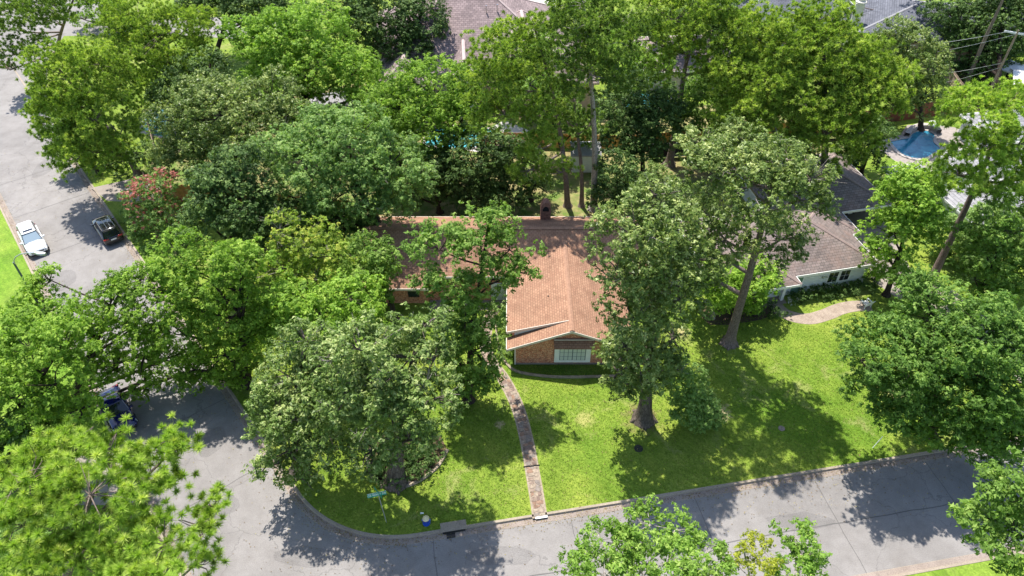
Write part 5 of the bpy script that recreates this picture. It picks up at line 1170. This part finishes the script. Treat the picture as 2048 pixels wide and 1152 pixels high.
# hedges and shrubs
def hedge(label, pts, r_, sp='shrubd', seed=80, name='hedge', cat='hedge', dm=.8, h=.55, m=None):
    rng_ = np.random.default_rng(seed); a = at(*pts[0]); r = empty(name, a, 0, label, cat)
    B = [((q.x - a.x, q.y - a.y, h), r_ * rng_.uniform(.85, 1.2), h * rng_.uniform(.9, 1.25)) for q in (at(*p) for p in pts)]
    o, _ = crown_mesh(rng_, B, sp, r, 'leaves', dmul=dm); return r
SP['shrubf'] = dict(m='whiteflower', s=.1, cr=.2, d=2.5, n=18)
hedge('pale green hedge along the left side of the gable wing', [(1003, 640), (1003, 660), (1004, 680), (1004, 700), (1012, 715), (998, 625)], .75, 'shrub', 81)
hedge('dark shrub row under the white house windows', [(x, 597 - (x - 1590) * .14) for x in range(1590, 1740, 12)], .75, 'shrubd', 82, dm=.9, h=.4)
hedge('tall dark shrub climbing beside the white house window', [(1646, 575), (1650, 562)], .75, 'shrubd', 83, 'shrub', 'shrub', h=1.2)
hedge('rounded dark shrub at the right corner of the white house', [(1732, 566), (1736, 556)], .7, 'shrubd', 84, 'shrub', 'shrub', h=1.0)
hedge('patch of white flowers beside the porch column', [(1580, 606), (1590, 605)], .45, 'shrubf', 85, 'flower_patch', 'flowers', h=.25)
hedge('dark low shrubs in the mulch bed before the porch', [(1440, 620), (1470, 615), (1500, 620), (1530, 625), (1555, 635)], .8, 'shrubd', 86, dm=.8)
hedge('dark ground shrubs inside the stone tree ring', [(780, 955), (800, 960), (820, 950), (765, 940), (850, 935), (790, 930), (870, 915), (835, 925), (750, 925), (840, 900), (870, 890), (810, 915)], 1.0, 'shrubd', 87)
hedge('low sunlit shrubs beside the black parked car', [(260, 430), (268, 450), (285, 480), (300, 500), (290, 440), (275, 470)], .9, 'shrub', 88, dm=.8)
psheet('mulch_bed', [(1395, 612), (1440, 600), (1540, 600), (1560, 625), (1520, 640), (1460, 650), (1420, 650), (1400, 632)], .010, M['dirt'])
# ------------------------------------------------------------------ grass tufts on the near lawn
rng = np.random.default_rng(5)
n = 150000
X = rng.uniform(-24, 48, n); Y = rng.uniform(24.5, 49, n)
def inside(X, Y, poly):
    c = np.zeros(len(X), bool); j = len(poly) - 1
    for i in range(len(poly)):
        xi, yi = poly[i].x, poly[i].y; xj, yj = poly[j].x, poly[j].y
        c ^= ((yi > Y) != (yj > Y)) & (X < (xj - xi) * (Y - yi) / (yj - yi + 1e-12) + xi); j = i
    return c
k = inside(X, Y, offset(dens(kerbA, 3), .2) + [V2((340, 90)), V2((340, 470)), V2((-180, 470))])
k &= ~((X > .2) & (X < 9.5) & (Y > 41)) & ~((X > -14) & (X < 13) & (Y > 48)) & ~inside(X, Y, offset(cl, .62) + offset(cl, -.62)[::-1]) & ~inside(X, Y, offset(npth, .9) + offset(npth, -.9)[::-1])
nb = NH.matrix_basis.inverted()
k &= ~((X > 18) & (Y > 46.2 + (X - 18) * .20))
X, Y = X[k], Y[k]; n = len(X)
C = np.stack([X, Y, np.full(n, .005)], 1); a = rng.uniform(0, 6.28, n); wv = np.stack([np.cos(a), np.sin(a), np.zeros(n)], 1)
hgt = rng.uniform(.03, .085, (n, 1)); ln = rng.normal(size=(n, 3)) * .05; ln[:, 2] = 0
V = np.stack([C - wv * .035, C + wv * .035, C + ln + np.array([0, 0, 1]) * hgt], 1).reshape(-1, 3)
# fallen leaves along the gutters and under the crowns
nl = 9000; kp = dens(kerbA, 1.0); kp = [p for p in kp if -60 < p.x < 50 and p.y < 100]; kl = [p for p in dens(kerbL, 1.0) if -80 < p.x < -15 and p.y < 110]
pts_ = []
for q in range(nl):
    pp_ = kp if rng.random() < .72 else kl; i_ = int(rng.integers(0, len(pp_) - 1)); t_ = (pp_[i_ + 1] - pp_[i_]).normalized(); sgn = -1 if pp_ is kp else 1
    off = sgn * (.1 + abs(rng.normal()) * (.35 if rng.random() < .7 else 2.2)); b_ = pp_[i_].lerp(pp_[i_ + 1], rng.random()) + V2((-t_.y, t_.x)) * off
    pts_.append((b_.x, b_.y, ZR + .03))
for q in range(4200): pts_.append((rng.uniform(-15, 36), rng.uniform(27, 44), .05))
PL = np.array(pts_); NL = unit(rng.normal(size=PL.shape) * .25 + np.array([0, 0, 1]))
lm = leaf_mat('dry_leaves', (.20, .13, .06), alt=(.34, .30, .10), transl=.1)
o = tri_mesh('fallen_leaves', leaf_tris(PL, NL, rng, .085), rng.random(len(PL)), lm, None); o['kind'] = 'stuff'
gm = leaf_mat('grass_blades', (.15, .25, .02), alt=(.32, .39, .06), transl=.3, rough=.85)
o = tri_mesh('grass_tufts', V, np.clip(rng.normal(.45, .22, n), 0, 1), gm, None); o['kind'] = 'stuff'; o['label'] = 'short mown grass blades over the front lawns'
print('TRIS', TRI[0] + n)
